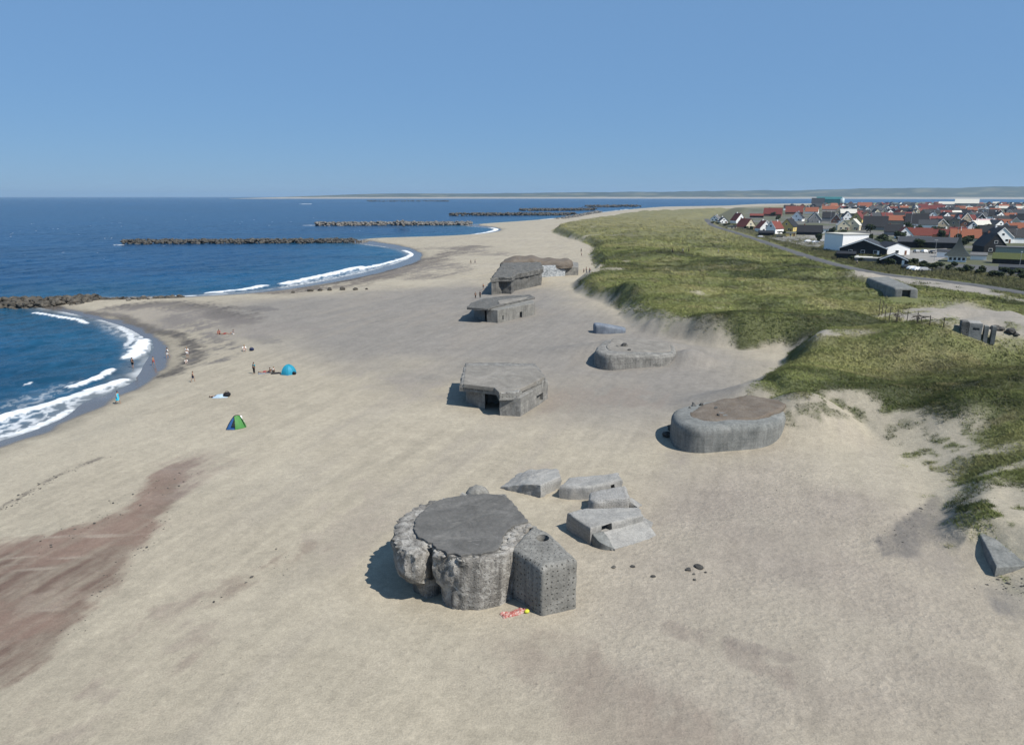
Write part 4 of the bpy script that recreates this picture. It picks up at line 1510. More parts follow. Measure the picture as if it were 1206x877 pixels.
rock_pile('rock_heap', [(q[0] - 7, q[1]), (q[0] + 7, q[1])], 4, 7.0, 2.2, 26, ROCK_PALE, 'heap of big pale blocks topping the pale speckled breakwater', 1.5)
rock_pile('rock_groyne', [P(530, 254.2, 0), P(610, 253.8, 0), P(680, 253.5, 0)], 12, 4.0, 2.7, 560, ROCK_DARK, 'dark low breakwater third in line along the far beach', -.6)
rock_pile('rock_groyne', [P(612, 248.4, 0), P(660, 248.2, 0), P(702, 247.8, 0)], 14, 4.5, 3.3, 380, ROCK_DARK, 'thin dark breakwater fourth in line, towards the far shore', -.6)
rock_pile('rock_groyne', [P(690, 244.4, 0), P(752, 243.6, 0)], 16, 5.5, 3.8, 220, ROCK_DARK, 'farthest dark breakwater right of the others', -.6)
rock_pile('rock_groyne', [P(430, 237.6, 0), P(500, 237.4, 0), P(530, 237.5, 0)], 20, 6.0, 5, 120, ROCK_DARK, 'faint dark line of stones far out on the sea', -.6)
q0 = P(684, 254, 1)
rock_pile('rock_groyne', [P(660, 258.5, 1), P(684, 254, 1), P(705, 249.5, 1)], 14, 2.6, 2.2, 200, ROCK_PALE, 'bank of pale stones along the water at the tip of the far dunes', 0)


def stone(px_, py_, s, label, mat=ROCK_DARK, sink=.3, flat=1.0, group=None, cat='stone'):
    p = hit(px_, py_)
    o = bpy.data.objects.new('stone', STONES[rr_.randrange(8)].copy())
    o.data.materials.clear()
    o.data.materials.append(mat)
    COL.objects.link(o)
    o.location = p + Vector((0, 0, s * flat * (.7 - sink)))
    o.scale = (s * 1.2, s, s * flat)
    o.rotation_euler = (0, 0, rr_.uniform(0, 6.3))
    return tag(o, label, cat, group)


for k, (a, b, s) in enumerate([(366, 343, .9), (377, 342.5, .8), (388, 342, .9), (403, 341.5, 1.0), (418, 341.5, .8), (345, 345, .6), (432, 341, .5)]):
    stone(a, b, s, 'low brown stone in the row lying on bare sand beyond the dark damp hollow', ROCK_BROWN, group='row of stones on the sand')
for a, b in ((152, 354), (158, 352.5), (164, 353), (170, 351), (176, 352.5), (183, 351.5), (190, 351), (198, 351)):
    stone(a, b, rr_.uniform(.5, .9), 'grey stone strewn on the sand where the nearest groyne ends', ROCK_PALE if rr_.random() < .5 else ROCK_DARK, group='stones at the groyne root')
for a, b, s, l in ((823, 668, .36, 'largest flat dark stone of the little cluster right of the concrete pieces'), (811, 671, .26, 'narrow dark stone left in the little cluster right of the concrete pieces'),
                   (817, 676, .13, 'small dark stone in the middle of the little cluster'), (818, 682.5, .16, 'small dark stone lowest in the little cluster'), (831, 674, .12, 'small dark stone right of the little cluster'),
                   (769, 679, .20, 'single dark stone between the two flat flakes and the little cluster'), (723, 668, .22, 'left of two dark flakes lying by the concrete pieces'), (745, 667, .22, 'right of two dark flakes lying by the concrete pieces')):
    stone(a, b, s, l, ROCK_DARK, .35, .6)
for a, b, s, l in ((792, 509, .75, 'upper dark concrete rubble block at the round bunker nose'), (786, 514, .55, 'left dark rubble lump by the round bunker nose'), (797, 517, .6, 'lower dark rubble lump against the round bunker nose'),
                   (790, 504, .4, 'small rubble lump at the top of the heap by the round bunker')):
    stone(a, b, s, l, ROCK_DARK, .1)
for a, b, s, l in ((708, 430, .6, 'dark rubble lump by the pitted low bunker end'), (706, 424, .5, 'higher dark rubble lump by the pitted low bunker end')):
    stone(a, b, s, l, ROCK_DARK, .1)
for a, b, s, l in ((1172, 388, .8, 'dark rock right of the concrete hut'), (1178, 389, .7, 'lower dark rock right of the concrete hut'), (1190, 392, .9, 'dark rock farthest right beyond the concrete hut'), (1196, 395, .5, 'small dark rock at the right end of the track')):
    stone(a, b, s, l, ROCK_DARK, .2, .8)

# wrack, shells and pebbles strewn on the sand: more than anyone could count
wk = np.random.RandomState(8)
mb = MB()
pts_w = []
for a, b, n, sp in (((0, 585), (35, 566), 46, .8), ((35, 566), (62, 552), 40, .7), ((62, 552), (122, 532), 34, 1.0), ((240, 705), (370, 640), 18, 2.2), ((40, 640), (225, 548), 90, 2.6), ((60, 745), (200, 600), 70, 1.4), ((700, 560), (1000, 600), 20, 6), ((1040, 640), (1110, 590), 50, 1.6), ((1180, 690), (1206, 690), 50, 1.6)):
    p0, p1 = Vector(P(*a, 2)), Vector(P(*b, 2))
    for _ in range(n):
        q = p0.lerp(p1, wk.rand())
        pts_w.append((q.x + wk.normal() * sp * .5, q.y + wk.normal() * sp * .5))
wz = terr(np.array([p[0] for p in pts_w]), np.array([p[1] for p in pts_w]))
for (x_, y_), z_ in zip(pts_w, wz):
    r_ = min(.15, .03 + .025 * wk.exponential())
    vs, fs = SV[wk.randint(6)]
    M = Matrix.Rotation(wk.uniform(0, 6.3), 3, 'Z')
    mb.add([M @ Vector((v.x * r_ * wk.uniform(1, 1.8), v.y * r_, v.z * r_ * .6)) + Vector((x_, y_, z_ + r_ * .2)) for v in vs], fs)
tag(mb.build('beach_wrack', ROCK_DARK), 'dark bits of wrack and pebbles strewn over the sand', kind='stuff')
# ================================================================== ROAD
def strip_mesh(name, pts, w0, w1, mat, lift, step=4.0):
    ps = [Vector(p) for p in pts]
    seg = []
    for a, b in zip(ps[:-1], ps[1:]):
        k = max(1, int((b - a).length / step))
        seg += [a.lerp(b, j / k) for j in range(k)]
    seg.append(ps[-1])
    n = len(seg)
    cols = 5
    xs, ys = [], []
    for i in range(n):
        d = (seg[min(i + 1, n - 1)] - seg[max(i - 1, 0)]).normalized()
        q = Vector((-d.y, d.x))
        for j in range(cols):
            p = seg[i] + q * (w0 + (w1 - w0) * j / (cols - 1))
            xs.append(p.x); ys.append(p.y)
    zs = terr(np.array(xs), np.array(ys)).reshape(n, cols)
    zs = np.repeat(zs.max(1)[:, None], cols, 1)
    zs[1:-1] = (zs[:-2] + zs[1:-1] * 2 + zs[2:]) / 4
    zs[:, 0] -= .25; zs[:, -1] -= .25
    me = grid_mesh(name, np.array(xs).reshape(n, cols), np.array(ys).reshape(n, cols), zs + lift)
    return link(name, me, mat)


ASPH = NT('worn_asphalt')
_t = ASPH
_p = _t.pos()
_c = _t.ramp(_t.noise(_p, .3, 5, .7), [(.3, (.085, .086, .088)), (.7, (.155, .152, .148))])
_t.base(_c, .9, .3)
ASPH = _t.m
YARD = plain('pale_gravel_yard', (.30, .285, .26), .95, .2, .3)
road = strip_mesh('road', ROAD, -3.4, 3.4, ASPH, .16)
tag(road, kind='structure')

# ================================================================== HOUSES
WALLS = {'white': plain('white_render', (.90, .89, .86), .8, .08), 'cream': plain('cream_render', (.58, .52, .38), .8, .1), 'yellow': plain('yellow_render', (.58, .44, .16), .8, .1),
         'brick': plain('red_brick_wall', (.25, .12, .075), .9, .2), 'black': plain('black_boards', (.022, .023, .026), .8, .3), 'grey': plain('grey_render', (.30, .30, .30), .85, .12),
         'pink': plain('pale_pink_render', (.62, .48, .43), .85, .1), 'buff': plain('buff_brick_wall', (.42, .36, .27), .9, .15), 'teal': plain('teal_sheet', (.02, .14, .15), .6, .15),
         'green': plain('pale_green_render', (.38, .42, .36), .85, .1)}
ROOFS = {'red': plain('red_tiles', (.20, .056, .042), .85, .22), 'darkred': plain('dark_red_tiles', (.17, .040, .034), .85, .25), 'orange': plain('orange_tiles', (.31, .11, .06), .85, .22),
         'black': plain('black_slate', (.020, .021, .025), .7, .35), 'slate': plain('grey_slate', (.055, .060, .068), .75, .25), 'grey': plain('grey_fibre_roof', (.17, .17, .17), .85, .2),
         'pale': plain('pale_sheet_roof', (.50, .48, .42), .7, .1), 'pinkish': plain('faded_pink_roof', (.62, .44, .42), .8, .1), 'teal': plain('teal_roof', (.025, .16, .165), .6, .12),
         'turf': plain('grass_roof', (.085, .10, .035), .95, .3), 'greengrey': plain('greenish_slate', (.045, .058, .056), .75, .2)}
GLASS = NT('dark_window_glass').base((.03, .04, .05), .12, .5)
TRIM = plain('white_trim', (.88, .88, .86), .6, .05)
CHIM = plain('chimney_brick', (.27, .13, .09), .9, .2)


def gable_roof(mb, w, l, h, rh, over=.35, th=.22):
    """ridge along y; two thick slopes and closed ends"""
    a = over
    k = rh / (w / 2)
    xs = w / 2 + a
    e = h - k * a
    y0, y1 = -l / 2 - a * .7, l / 2 + a * .7
    prof = [(-xs, e), (0, h + rh), (xs, e), (xs, e + th), (0, h + rh + th * 1.2), (-xs, e + th)]
    n = len(prof)
    vs = [(x, y0, z) for x, z in prof] + [(x, y1, z) for x, z in prof]
    fs = [(i, (i + 1) % n, n + (i + 1) % n, n + i) for i in range(n)]
    fs += [(0, 5, 4, 1), (1, 4, 3, 2), (n + 1, n + 4, n + 5, n), (n + 2, n + 3, n + 4, n + 1)]
    return mb.add(vs, fs)


def house(px_, py_, wpx, label, wall='white', roof='black', ratio=1.3, wh=2.8, pitch=.95, turn=0.0, end=True, chim=True, wins=2, flat=False, group=None, cat='house', parts=True, verge=None, dormers=0, z=None):
    """py_: pixel row of the foot of the side that faces the camera; wpx: its width in pixels.
    end=True shows the gable end, else the long side with the roof slope"""
    q = P(px_, py_, 3.3)
    p = Vector((q[0], q[1], tz(*q)))
    if z is not None:
        p.z = z
    s = FPX / p.y
    wm = wpx / s
    W_, L_ = (wm, wm * ratio) if end else (wm / ratio, wm)
    face = math.atan2(p.x, p.y)
    rz = -face - R(turn) + (0 if end else math.pi / 2)
    fw = Vector((p.x, p.y)).normalized()
    dep = L_ if end else W_
    root = empty('house' if cat == 'house' else cat.replace(' ', '_'), (p.x + fw.x * dep / 2, p.y + fw.y * dep / 2, p.z), label, cat, group, rz)
    rh = 0 if flat else W_ / 2 * pitch
    H = wh
    mb = MB()
    if flat:
        mb.box(-W_ / 2, W_ / 2, -L_ / 2, L_ / 2, -1, H)
    else:
        pr = [(-W_ / 2, -1), (W_ / 2, -1), (W_ / 2, H), (0, H + rh), (-W_ / 2, H)]
        mb.add([(x, -L_ / 2, zz) for x, zz in pr] + [(x, L_ / 2, zz) for x, zz in pr], [(0, 1, 2, 3, 4), (9, 8, 7, 6, 5)] + [(i, 5 + i, 5 + (i + 1) % 5, (i + 1) % 5) for i in range(5)])
    mb.build('wall', WALLS[wall], root)
    mr = MB()
    if flat:
        mr.box(-W_ / 2 - .25, W_ / 2 + .25, -L_ / 2 - .25, L_ / 2 + .25, H + .003, H + .40)
    else:
        gable_roof(mr, W_, L_, H + .02, rh)
    ro = mr.build('roof', ROOFS[roof], root)
    if not parts:
        return root
    if verge and not flat:
        xs = W_ / 2 + .35
        k = rh / (W_ / 2)
        y = -L_ / 2 - .35 * .7 - .12
        m = MB()
        for sg in (-1, 1):
            a, b = Vector((sg * xs, y, H - k * .35 + .05)), Vector((0, y, H + rh + .12))
            m.add([a, a + Vector((0, 0, .42)), b + Vector((0, 0, .42)), b] + [a + Vector((0, .1, 0)), a + Vector((0, .1, .42)), b + Vector((0, .1, .42)), b + Vector((0, .1, 0))],
                  [(0, 1, 2, 3), (4, 7, 6, 5), (0, 4, 5, 1), (1, 5, 6, 2), (2, 6, 7, 3), (3, 7, 4, 0)])
        m.build('bargeboard', TRIM, root)
    if chim and not flat:
        m = MB()
        m.box(-.4, .4, L_ * .22 - .4, L_ * .22 + .4, H + rh - .5, H + rh + 1.1)
        m.build('chimney', CHIM if wall != 'white' else TRIM, ro)

    def window(cx, cz, ww, hh, y=None, side=None):
        m, g = MB(), MB()
        if side is None:
            yy = -L_ / 2
            m.box(cx - ww / 2 - .1, cx + ww / 2 + .1, yy - .06, yy + .1, cz - hh / 2 - .1, cz + hh / 2 + .1)
            g.box(cx - ww / 2, cx + ww / 2, yy - .075, yy, cz - hh / 2, cz + hh / 2)
        else:
            xx = side * W_ / 2
            a, b = sorted((xx - side * .1, xx + side * .06))
            m.box(a, b, cx - ww / 2 - .1, cx + ww / 2 + .1, cz - hh / 2 - .1, cz + hh / 2 + .1)
            a, b = sorted((xx, xx + side * .075))
            g.box(a, b, cx - ww / 2, cx + ww / 2, cz - hh / 2, cz + hh / 2)
        f = m.build('window', TRIM, root)
        g.build('pane', GLASS, f)
    lowz = min(1.6, H * .55)
    for k in range(wins):
        f = (k + .5) / max(wins, 1) - .5
        if end:
            window(f * W_ * .8, lowz, min(1.5, W_ * .16), 1.25)
        else:
            window(f * L_ * .85, lowz, 1.5, 1.2, side=1 if True else -1)
    if end and not flat and W_ > 6 and pitch > .5:
        window(0, H + rh * .34, 1.3, 1.2)
    for sd in ((1,) if end else ()):
        window(-L_ * .2, lowz, 1.4, 1.2, side=sd)
        window(L_ * .2, lowz, 1.4, 1.2, side=sd)
    m = MB()
    if end:
        m.box(W_ * .30, W_ * .30 + .95, -L_ / 2 - .07, -L_ / 2 + .05, .05, 2.1)
    else:
        m.box(W_ / 2 - .05, W_ / 2 + .07, L_ * .46 - .95, L_ * .46, .05, 2.1)
    m.build('door', WALLS['brick'] if wall in ('white', 'cream', 'yellow') else TRIM, root)
    for k in range(dormers):
        f = (k + .5) / dormers - .5
        cy = f * L_ * .8
        m = MB()
        x0 = W_ * .18
        m.box(x0, W_ * .40, cy - .8, cy + .8, H + rh * .25, H + rh * .78)
        dm = m.build('dormer', TRIM, ro)
        g = MB()
        g.box(W_ * .40, W_ * .40 + .03, cy - .55, cy + .55, H + rh * .36, H + rh * .68)
        g.build('pane', GLASS, dm)
    return root


H_ = house
# front row along the road, left to right
H_(843, 260.5, 9, 'small white house with grey roof, leftmost of the whole town', 'white', 'grey', 1.2, 2.6, .8, 20)
H_(851, 263, 9, 'low white gabled house just right of the leftmost one', 'white', 'slate', 1.2, 2.4, .9, -15)
H_(869, 263, 12, 'tall white gabled house with dark red roof behind the cream gable', 'white', 'darkred', 1.3, 3.0, 1.3, -25)
H_(878, 269.5, 14, 'house with cream gable and broad red roof sloping left', 'cream', 'red', 1.5, 1.8, 1.25, -32, wins=1)
H_(862, 269.3, 10, 'low cream annex with black flat roof beside the cream gable', 'cream', 'slate', 1.2, 1.8, .5, 0, flat=True, wins=1)
H_(899, 273, 14, 'white gabled house with large dark window and bright red roof', 'white', 'red', 1.4, 2.8, 1.15, -18, verge=True)
H_(902, 277.5, 17, 'low black garage in front of the white gable with large window', 'black', 'black', 1.6, 2.0, .4, 0, False, False, 2)
H_(912, 275.5, 12, 'tall white house with steep red roof beside a conservatory', 'white', 'red', 1.6, 4.0, 1.3, 28, verge=True)
H_(929, 272.5, 16, 'yellow gabled house with black roof facing the road', 'yellow', 'black', 1.3, 3.6, 1.05, 18, wins=2)
H_(931, 278.3, 10, 'small yellow annex below the yellow gabled house', 'yellow', 'grey', 1.1, 2.2, .3, 0, flat=True, wins=1)
H_(953, 277, 27, 'long black house with pale skylights right of the yellow house', 'black', 'black', 1.9, 2.4, 1.0, 4, False, True, 4)
H_(971, 275, 11, 'small white and red fronted house by the tall flagpole', 'white', 'grey', 1.4, 3.0, .4, 0, True, False, 2, True)
H_(910, 254.5, 20, 'large dark red roofed house standing behind the front row', 'brick', 'darkred', 1.7, 3.0, 1.1, 5, False)
H_(891, 256.5, 15, 'long low house with black wall and red roof behind the cream gable', 'black', 'red', 2.2, 2.6, .6, 0, False, False)
H_(935, 252.5, 19, 'brick house with bright pinkish red roof behind the yellow house', 'brick', 'red', 1.6, 3.4, 1.1, 0, False)
H_(939, 260.5, 13, 'white gable under black roof just behind the yellow house', 'white', 'black', 1.2, 3.0, 1.1, 10, verge=True)
H_(959, 262.5, 14, 'black house with white edged gable above the long black house', 'grey', 'black', 1.2, 3.0, 1.15, -5, verge=True)
H_(956, 251.5, 14, 'orange roofed house between two white gables, back row', 'white', 'orange', 1.4, 3.0, .95, 5, False)
H_(978, 248.5, 18, 'long orange red roofed house below the teal warehouse', 'pink', 'orange', 2.0, 3.2, .8, 0, False)
H_(975, 261, 13, 'tall black roofed house behind the flagpole', 'grey', 'black', 1.3, 4.4, 1.2, 0, False)
H_(985, 262.5, 10, 'brown gable with white verge right of the flagpole', 'brick', 'black', 1.3, 2.8, 1.25, 5, verge=True)
H_(992, 271, 13, 'pale buff house with small white dormer, left of two above the white box building', 'cream', 'pale', 1.2, 3.8, .9, -8)
H_(1005, 271, 15, 'pale buff house with yellow gable, right of two above the white box building', 'cream', 'pale', 1.2, 3.8, .95, 10)
H_(1010, 262, 13, 'yellow gabled house with dark red roof behind the buff pair', 'yellow', 'darkred', 1.3, 3.6, 1.15, 14)
H_(997, 259, 10, 'white gable with black roof behind the buff pair', 'white', 'black', 1.4, 3.4, 1.2, -10)
H_(995, 296, 32, 'white flat roofed box building with two dark window strips', 'white', 'pale', 1.2, 8.2, 0, -32, True, False, 2, True, cat='building')
# low dark hall in front, gables, shops
H_(1018, 300, 50, 'long low dark gabled hall with pale verge lines', 'black', 'slate', 1.2, 2.8, .38, 4, True, False, 3, verge=True, cat='hall')
H_(1048, 300, 30, 'white gable end beside the long low dark hall', 'white', 'black', 1.0, 3.4, .36, -28, True, False, 1, cat='hall')
H_(1052, 312, 28, 'small dark grey gabled shed in front of the white gable end', 'black', 'slate', 1.0, 1.9, .45, 0, True, False, 1, verge=True, cat='shed')
H_(1022, 308, 28, 'low pale flat roofed shed at the road, below the dark hall', 'grey', 'pale', 1.6, 1.4, 0, 0, False, False, 2, True, cat='shed')
H_(996, 305, 20, 'black lean shed below the white box building', 'black', 'black', 1.4, 2.2, .3, 0, False, False, 1, cat='shed')
H_(1093, 292, 64, 'long low shop with blue grey roof and dark open front', 'black', 'slate', 2.6, 3.0, .42, 0, False, False, 6, cat='shop')
H_(1064, 281, 17, 'white gable with dark twin windows and bright red roof', 'white', 'red', 1.0, 2.4, 1.05, -10)
H_(1082, 281, 26, 'long bright red tiled roof joined to the white gable with twin windows', 'white', 'red', 1.8, 2.2, 1.1, 0, False, True, 3)
H_(1030, 271, 26, 'big black roofed house with two small skylights', 'grey', 'black', 1.3, 2.8, 1.15, 0, False, True, 4)
H_(1052, 277, 20, 'black roofed house right of the one with two skylights', 'grey', 'black', 1.3, 2.6, 1.0, 0, False)
H_(1056, 265.5, 20, 'buff brick house with small orange roof top', 'buff', 'orange', 1.3, 4.6, .7, 0, False, False, 4)
H_(1079, 266, 24, 'black roofed house with white wall strip and white square skylight', 'white', 'black', 1.4, 2.2, 1.25, 0, False, True, 5)
H_(1100, 255.5, 7, 'tiny white gable among dark roofs near the middle of town', 'white', 'slate', 1.4, 2.6, 1.0, 0)
H_(1108, 268, 22, 'long dark brown roofed house right of the white square skylight', 'brick', 'black', 1.7, 2.8, .9, 0, False)
H_(1127, 279.5, 17, 'pink fronted house with white windows and dull red roof', 'pink', 'darkred', 1.4, 3.6, .8, 0, False, True, 4)
H_(1107, 281, 18, 'dark brown house with dull red roof beside the pink front', 'brick', 'darkred', 1.5, 2.8, .9, 0, False)
H_(1130, 262, 19, 'orange roofed house right of the middle of town', 'brick', 'orange', 1.6, 3.0, .8, 0, False)
H_(1144, 273.5, 10, 'white house with small dark windows and black roof', 'white', 'black', 1.3, 4.4, 1.0, -10)
H_(1160, 267.5, 19, 'house with faded pink white roof, lightest roof of the town', 'white', 'pinkish', 1.4, 2.4, .85, 0, False)
H_(1179, 266.5, 19, 'orange roofed house right of the faded pink roof', 'brick', 'orange', 1.7, 2.6, .8, 0, False)
H_(1173, 278.5, 38, 'brick house with black roof and two white dormers', 'brick', 'black', 2.4, 3.0, .9, 0, False, True, 5, dormers=2)
H_(1153, 276.5, 8, 'small brick house with bright orange red roof leaning on the white one', 'brick', 'orange', 1.2, 2.6, .9, 20)
H_(1164, 298, 24, 'steep black gabled house with white eye windows, lower right', 'black', 'black', 1.2, 3.4, 1.15, -25)
H_(1192, 301, 34, 'long pale green walled building at the right edge', 'green', 'grey', 2.2, 3.6, 0, 0, False, False, 3, True, cat='building')
H_(1192, 311, 40, 'low building with humped grass roof at the right edge', 'black', 'turf', 1.7, 2.0, .5, 0, False, False, 2, cat='building')
H_(1196, 322, 34, 'dark low shed nearest the road at the right edge', 'grey', 'slate', 2.0, 2.0, .25, 0, False, False, 2, cat='shed')
H_(1198, 284, 20, 'grey roofed house cut by the photo right edge', 'grey', 'grey', 1.4, 3.4, .6, 0, False)
H_(1152, 306, 16, 'white lean walled annex right of the pointed tent roof', 'white', 'grey', 1.3, 2.0, .4, 0, False, False, 1)
H_(1112, 303, 16, 'small white kiosk with dark awning left of the pointed tent roof', 'white', 'slate', 1.3, 2.6, .3, 0, False, False, 1, cat='kiosk')
# far sheds and landmarks
H_(976, 240.6, 27, 'large teal warehouse far behind the houses', 'teal', 'teal', 1.6, 14, .3, 0, False, False, 0, cat='warehouse')
H_(1138, 243.8, 24, 'large shed with pale double gable roof, far right', 'grey', 'pale', 1.5, 9, .6, 0, False, False, 2, cat='warehouse')
H_(1115, 243, 17, 'long low shed with pale roof left of the pale double gable', 'grey', 'pale', 1.6, 6, .5, 0, False, False, 2, cat='warehouse')
H_(1018, 245.5, 15, 'orange red roofed house with white gable, far row below the sea', 'white', 'orange', 1.6, 5, .9, 0, False)
H_(1058, 242.5, 25, 'long pale flat hall in the far row', 'pink', 'pale', 2.4, 4, 0, 0, False, False, 4, True, cat='hall')
H_(1098, 248.5, 24, 'long dull red roof in the far row', 'brick', 'darkred', 2.0, 4, .7, 0, False)
H_(963, 241.8, 14, 'dark roofed hall with white round gable below the far water', 'white', 'black', 1.2, 6, 1.0, 0, False)
# concave pointed roof
q = P(1137, 309, 3.3)
root = empty('pointed_hall', (q[0], q[1] + 6, tz(*q)), 'hall with tall concave pointed tent roof and white base windows', 'hall', None, -math.atan2(q[0], q[1]))
s_ = FPX / q[1]
hw, ht = 13.5 / s_, 37 / s_
mb = MB()
K = 12
for side in range(4):
    pass
vs, fs = [], []
for k in range(K + 1):
    f = k / K
    r = hw * (.92 * (1 - f) ** 2.6 + .08 * (1 - f)) + .06
    zz = 2.4 + (ht - 2.4) * f
    vs += [(-r, -r * .8, zz), (r, -r * .8, zz), (r, r * .8, zz), (-r, r * .8, zz)]
for k in range(K):
    for i in range(4):
        a, b = k * 4 + i, k * 4 + (i + 1) % 4
        fs.append((a, b, b + 4, a + 4))
fs.append((3, 2, 1, 0))
MB().add(vs, fs).build('roof', ROOFS['greengrey'], root)
MB().box(-hw * .7, hw * .7, -hw * .6, hw * .6, -1, 2.39).build('wall', WALLS['white'], root)
for k in range(4):
    x = -hw * .5 + k * hw * .33
    w_ = MB().box(x - .6, x + .6, -hw * .6 - .05, -hw * .6 + .1, .6, 1.9).build('window', TRIM, root)
    MB().box(x - .5, x + .5, -hw * .6 - .07, -hw * .6, .7, 1.8).build('pane', GLASS, w_)
MB().tube((0, 0, ht - .3), (0, 0, ht + 1.6), .12, .05).build('finial', TRIM, root)
# silo
q = P(991.5, 242, 3)
root = empty('silo', (q[0], q[1], 3), 'pale blue green silo right of the teal warehouse', 'silo')
s_ = FPX / q[1]
SILO = plain('pale_silo_steel', (.38, .47, .50), .5, .1)
MB().tube((0, 0, -1), (0, 0, 8 / s_), 2.2 / s_, None, 16).build('tank', SILO, root, True)
MB().tube((0, 0, 8 / s_), (0, 0, 9 / s_), 2.2 / s_, .3, 16).build('cap', SILO, root, True)
# the rest of the town: rows of roofs, farther and farther
rt = random.Random(21)
used = [(o.location.x, o.location.y, 9 + o.location.y * .006) for o in COL.objects if o.parent is None and o.get('category') in ('house', 'hall', 'shop', 'shed', 'building', 'warehouse', 'kiosk')]
FILL = []
for row, (py, x0, x1, n) in enumerate([(241.2, 1000, 1215, 20), (243, 960, 1215, 22), (245, 930, 1215, 22), (247.5, 925, 1215, 20), (250.5, 985, 1215, 17), (254, 990, 1215, 15), (258.5, 1015, 1215, 13), (263.5, 1015, 1215, 11), (270, 1090, 1215, 8), (276, 1180, 1215, 3), (286, 1130, 1215, 4)]):
    n = int(n * 1.4)
    for k in range(n):
        x = x0 + (x1 - x0) * (k + rt.uniform(.1, .9)) / n
        q = P(x, py + rt.uniform(-.6, .6), 3.3)
        if any((q[0] - a) ** 2 + (q[1] - b) ** 2 < (c * .8 + 1) ** 2 for a, b, c in used):
            continue
        used.append((q[0], q[1], 8 + q[1] * .004))
        rf = rt.choices(['black', 'slate', 'darkred', 'orange', 'red', 'grey', 'pale'], [40, 22, 8, 13, 4, 9, 4])[0]
        wl = rt.choices(['white', 'brick', 'buff', 'grey', 'cream', 'black'], [9, 4, 3, 3, 5, 1])[0]
        s_ = FPX / q[1]
        e_ = rt.random() < .45
        wid = rt.uniform(9, 12) if e_ else rt.uniform(13, 22 if row < 6 else 16)
        band = 'farthest rows' if row < 3 else ('middle rows' if row < 7 else 'nearer rows')
        rn = {'black': 'black', 'slate': 'dark grey', 'darkred': 'dark red', 'orange': 'orange', 'red': 'red', 'grey': 'grey', 'pale': 'pale'}[rf]
        wn = {'white': 'white', 'brick': 'brick', 'buff': 'buff', 'grey': 'grey', 'cream': 'cream', 'black': 'black'}[wl]
        lab = '%s roofed house with %s %s in the %s of town' % (rn, wn, 'gable end' if e_ else 'long wall', band)
        house(x, py, wid * s_, lab, wl, rf, 1.3 if e_ else 1.8, rt.uniform(2.6, 4.0), rt.uniform(.8, 1.15), rt.uniform(-38, 5), e_, rt.random() < .7, 2, False,
              '%s roofed houses with %s walls in the %s' % (rn, wn, band), parts=row >= 3, verge=(e_ and rt.random() < .6))
# ------------------------------------------------------------------ yards, poles, cars
def yard(pxs, mat, label_name='yard', lift=.10):
    pts = [P(a, b, 3.3) for a, b in pxs]
    zmax = max(tz(*p) for p in pts) + lift
    me = MB().prism(ccw(pts), zmax - 1.2, zmax).build(label_name, mat)
    tag(me, kind='structure')


yard([(905, 280.5), (945, 275.5), (975, 277), (977, 285), (962, 291.5), (950, 290)], YARD, 'parking_area')
yard([(1066, 295), (1115, 292.5), (1120, 300), (1100, 309), (1078, 311), (1064, 305)], YARD, 'parking_area')
yard([(1070, 313.5), (1130, 311), (1206, 316), (1240, 322), (1206, 327), (1130, 317), (1085, 318)], ASPH, 'street')
POLE = plain('galvanised_pole', (.42, .43, .44), .5, .1)


def pole(px_, py0, py1, label, lamp=True, cat='lamp post'):
    q = P(px_, py0, 3.3)
    p = Vector((q[0], q[1], tz(*q)))
    h = height_at(q[0], q[1], px_, py1) - p.z
    root = empty('street_lamp' if lamp else 'flagpole', p, label, cat)
    r = max(.09, p.y / FPX * .22)
    MB().tube((0, 0, -.3), (0, 0, h), r, r * .6, 8).build('post', POLE, root)
    if lamp:
        MB().box(-.9, .5, -.22, .22, h - .02, h + .2).build('lamp_head', POLE, root)
    else:
        MB().blob((0, 0, h + .1), .18, .18, .18).build('knob', TRIM, root)


pole(976.5, 276, 249, 'tall white flagpole between the long black house and the white box', False, 'flagpole')
pole(1162, 262, 243, 'tall pale post with white head in front of the pale double gable shed')
pole(1126, 291, 258, 'tall lamp post in front of the long low shop, right end')
pole(1094, 268, 250, 'lamp post standing among black roofs in mid town')
pole(1072.5, 266, 250, 'slim lamp post left of the white square skylight')
pole(1195.5, 286, 270, 'lamp post near the right edge by the brick house with dormers')
pole(1100, 308, 283, 'lamp post at the parking area before the long low shop')
pole(1200, 318, 297, 'flagpole beside the humped grass roof', False, 'flagpole')
pole(1056.5, 291, 279, 'short lamp post at the left end of the long low shop')

TYRE = plain('tyre_rubber', (.02, .02, .02), .9, .1)
PAINT = {n: plain(n + '_car_paint', c, .3, .03, 3, .5) for n, c in (('white', (.75, .75, .74)), ('black', (.02, .02, .022)), ('silver', (.42, .43, .44)), ('red', (.35, .03, .03)), ('blue', (.03, .07, .18)))}


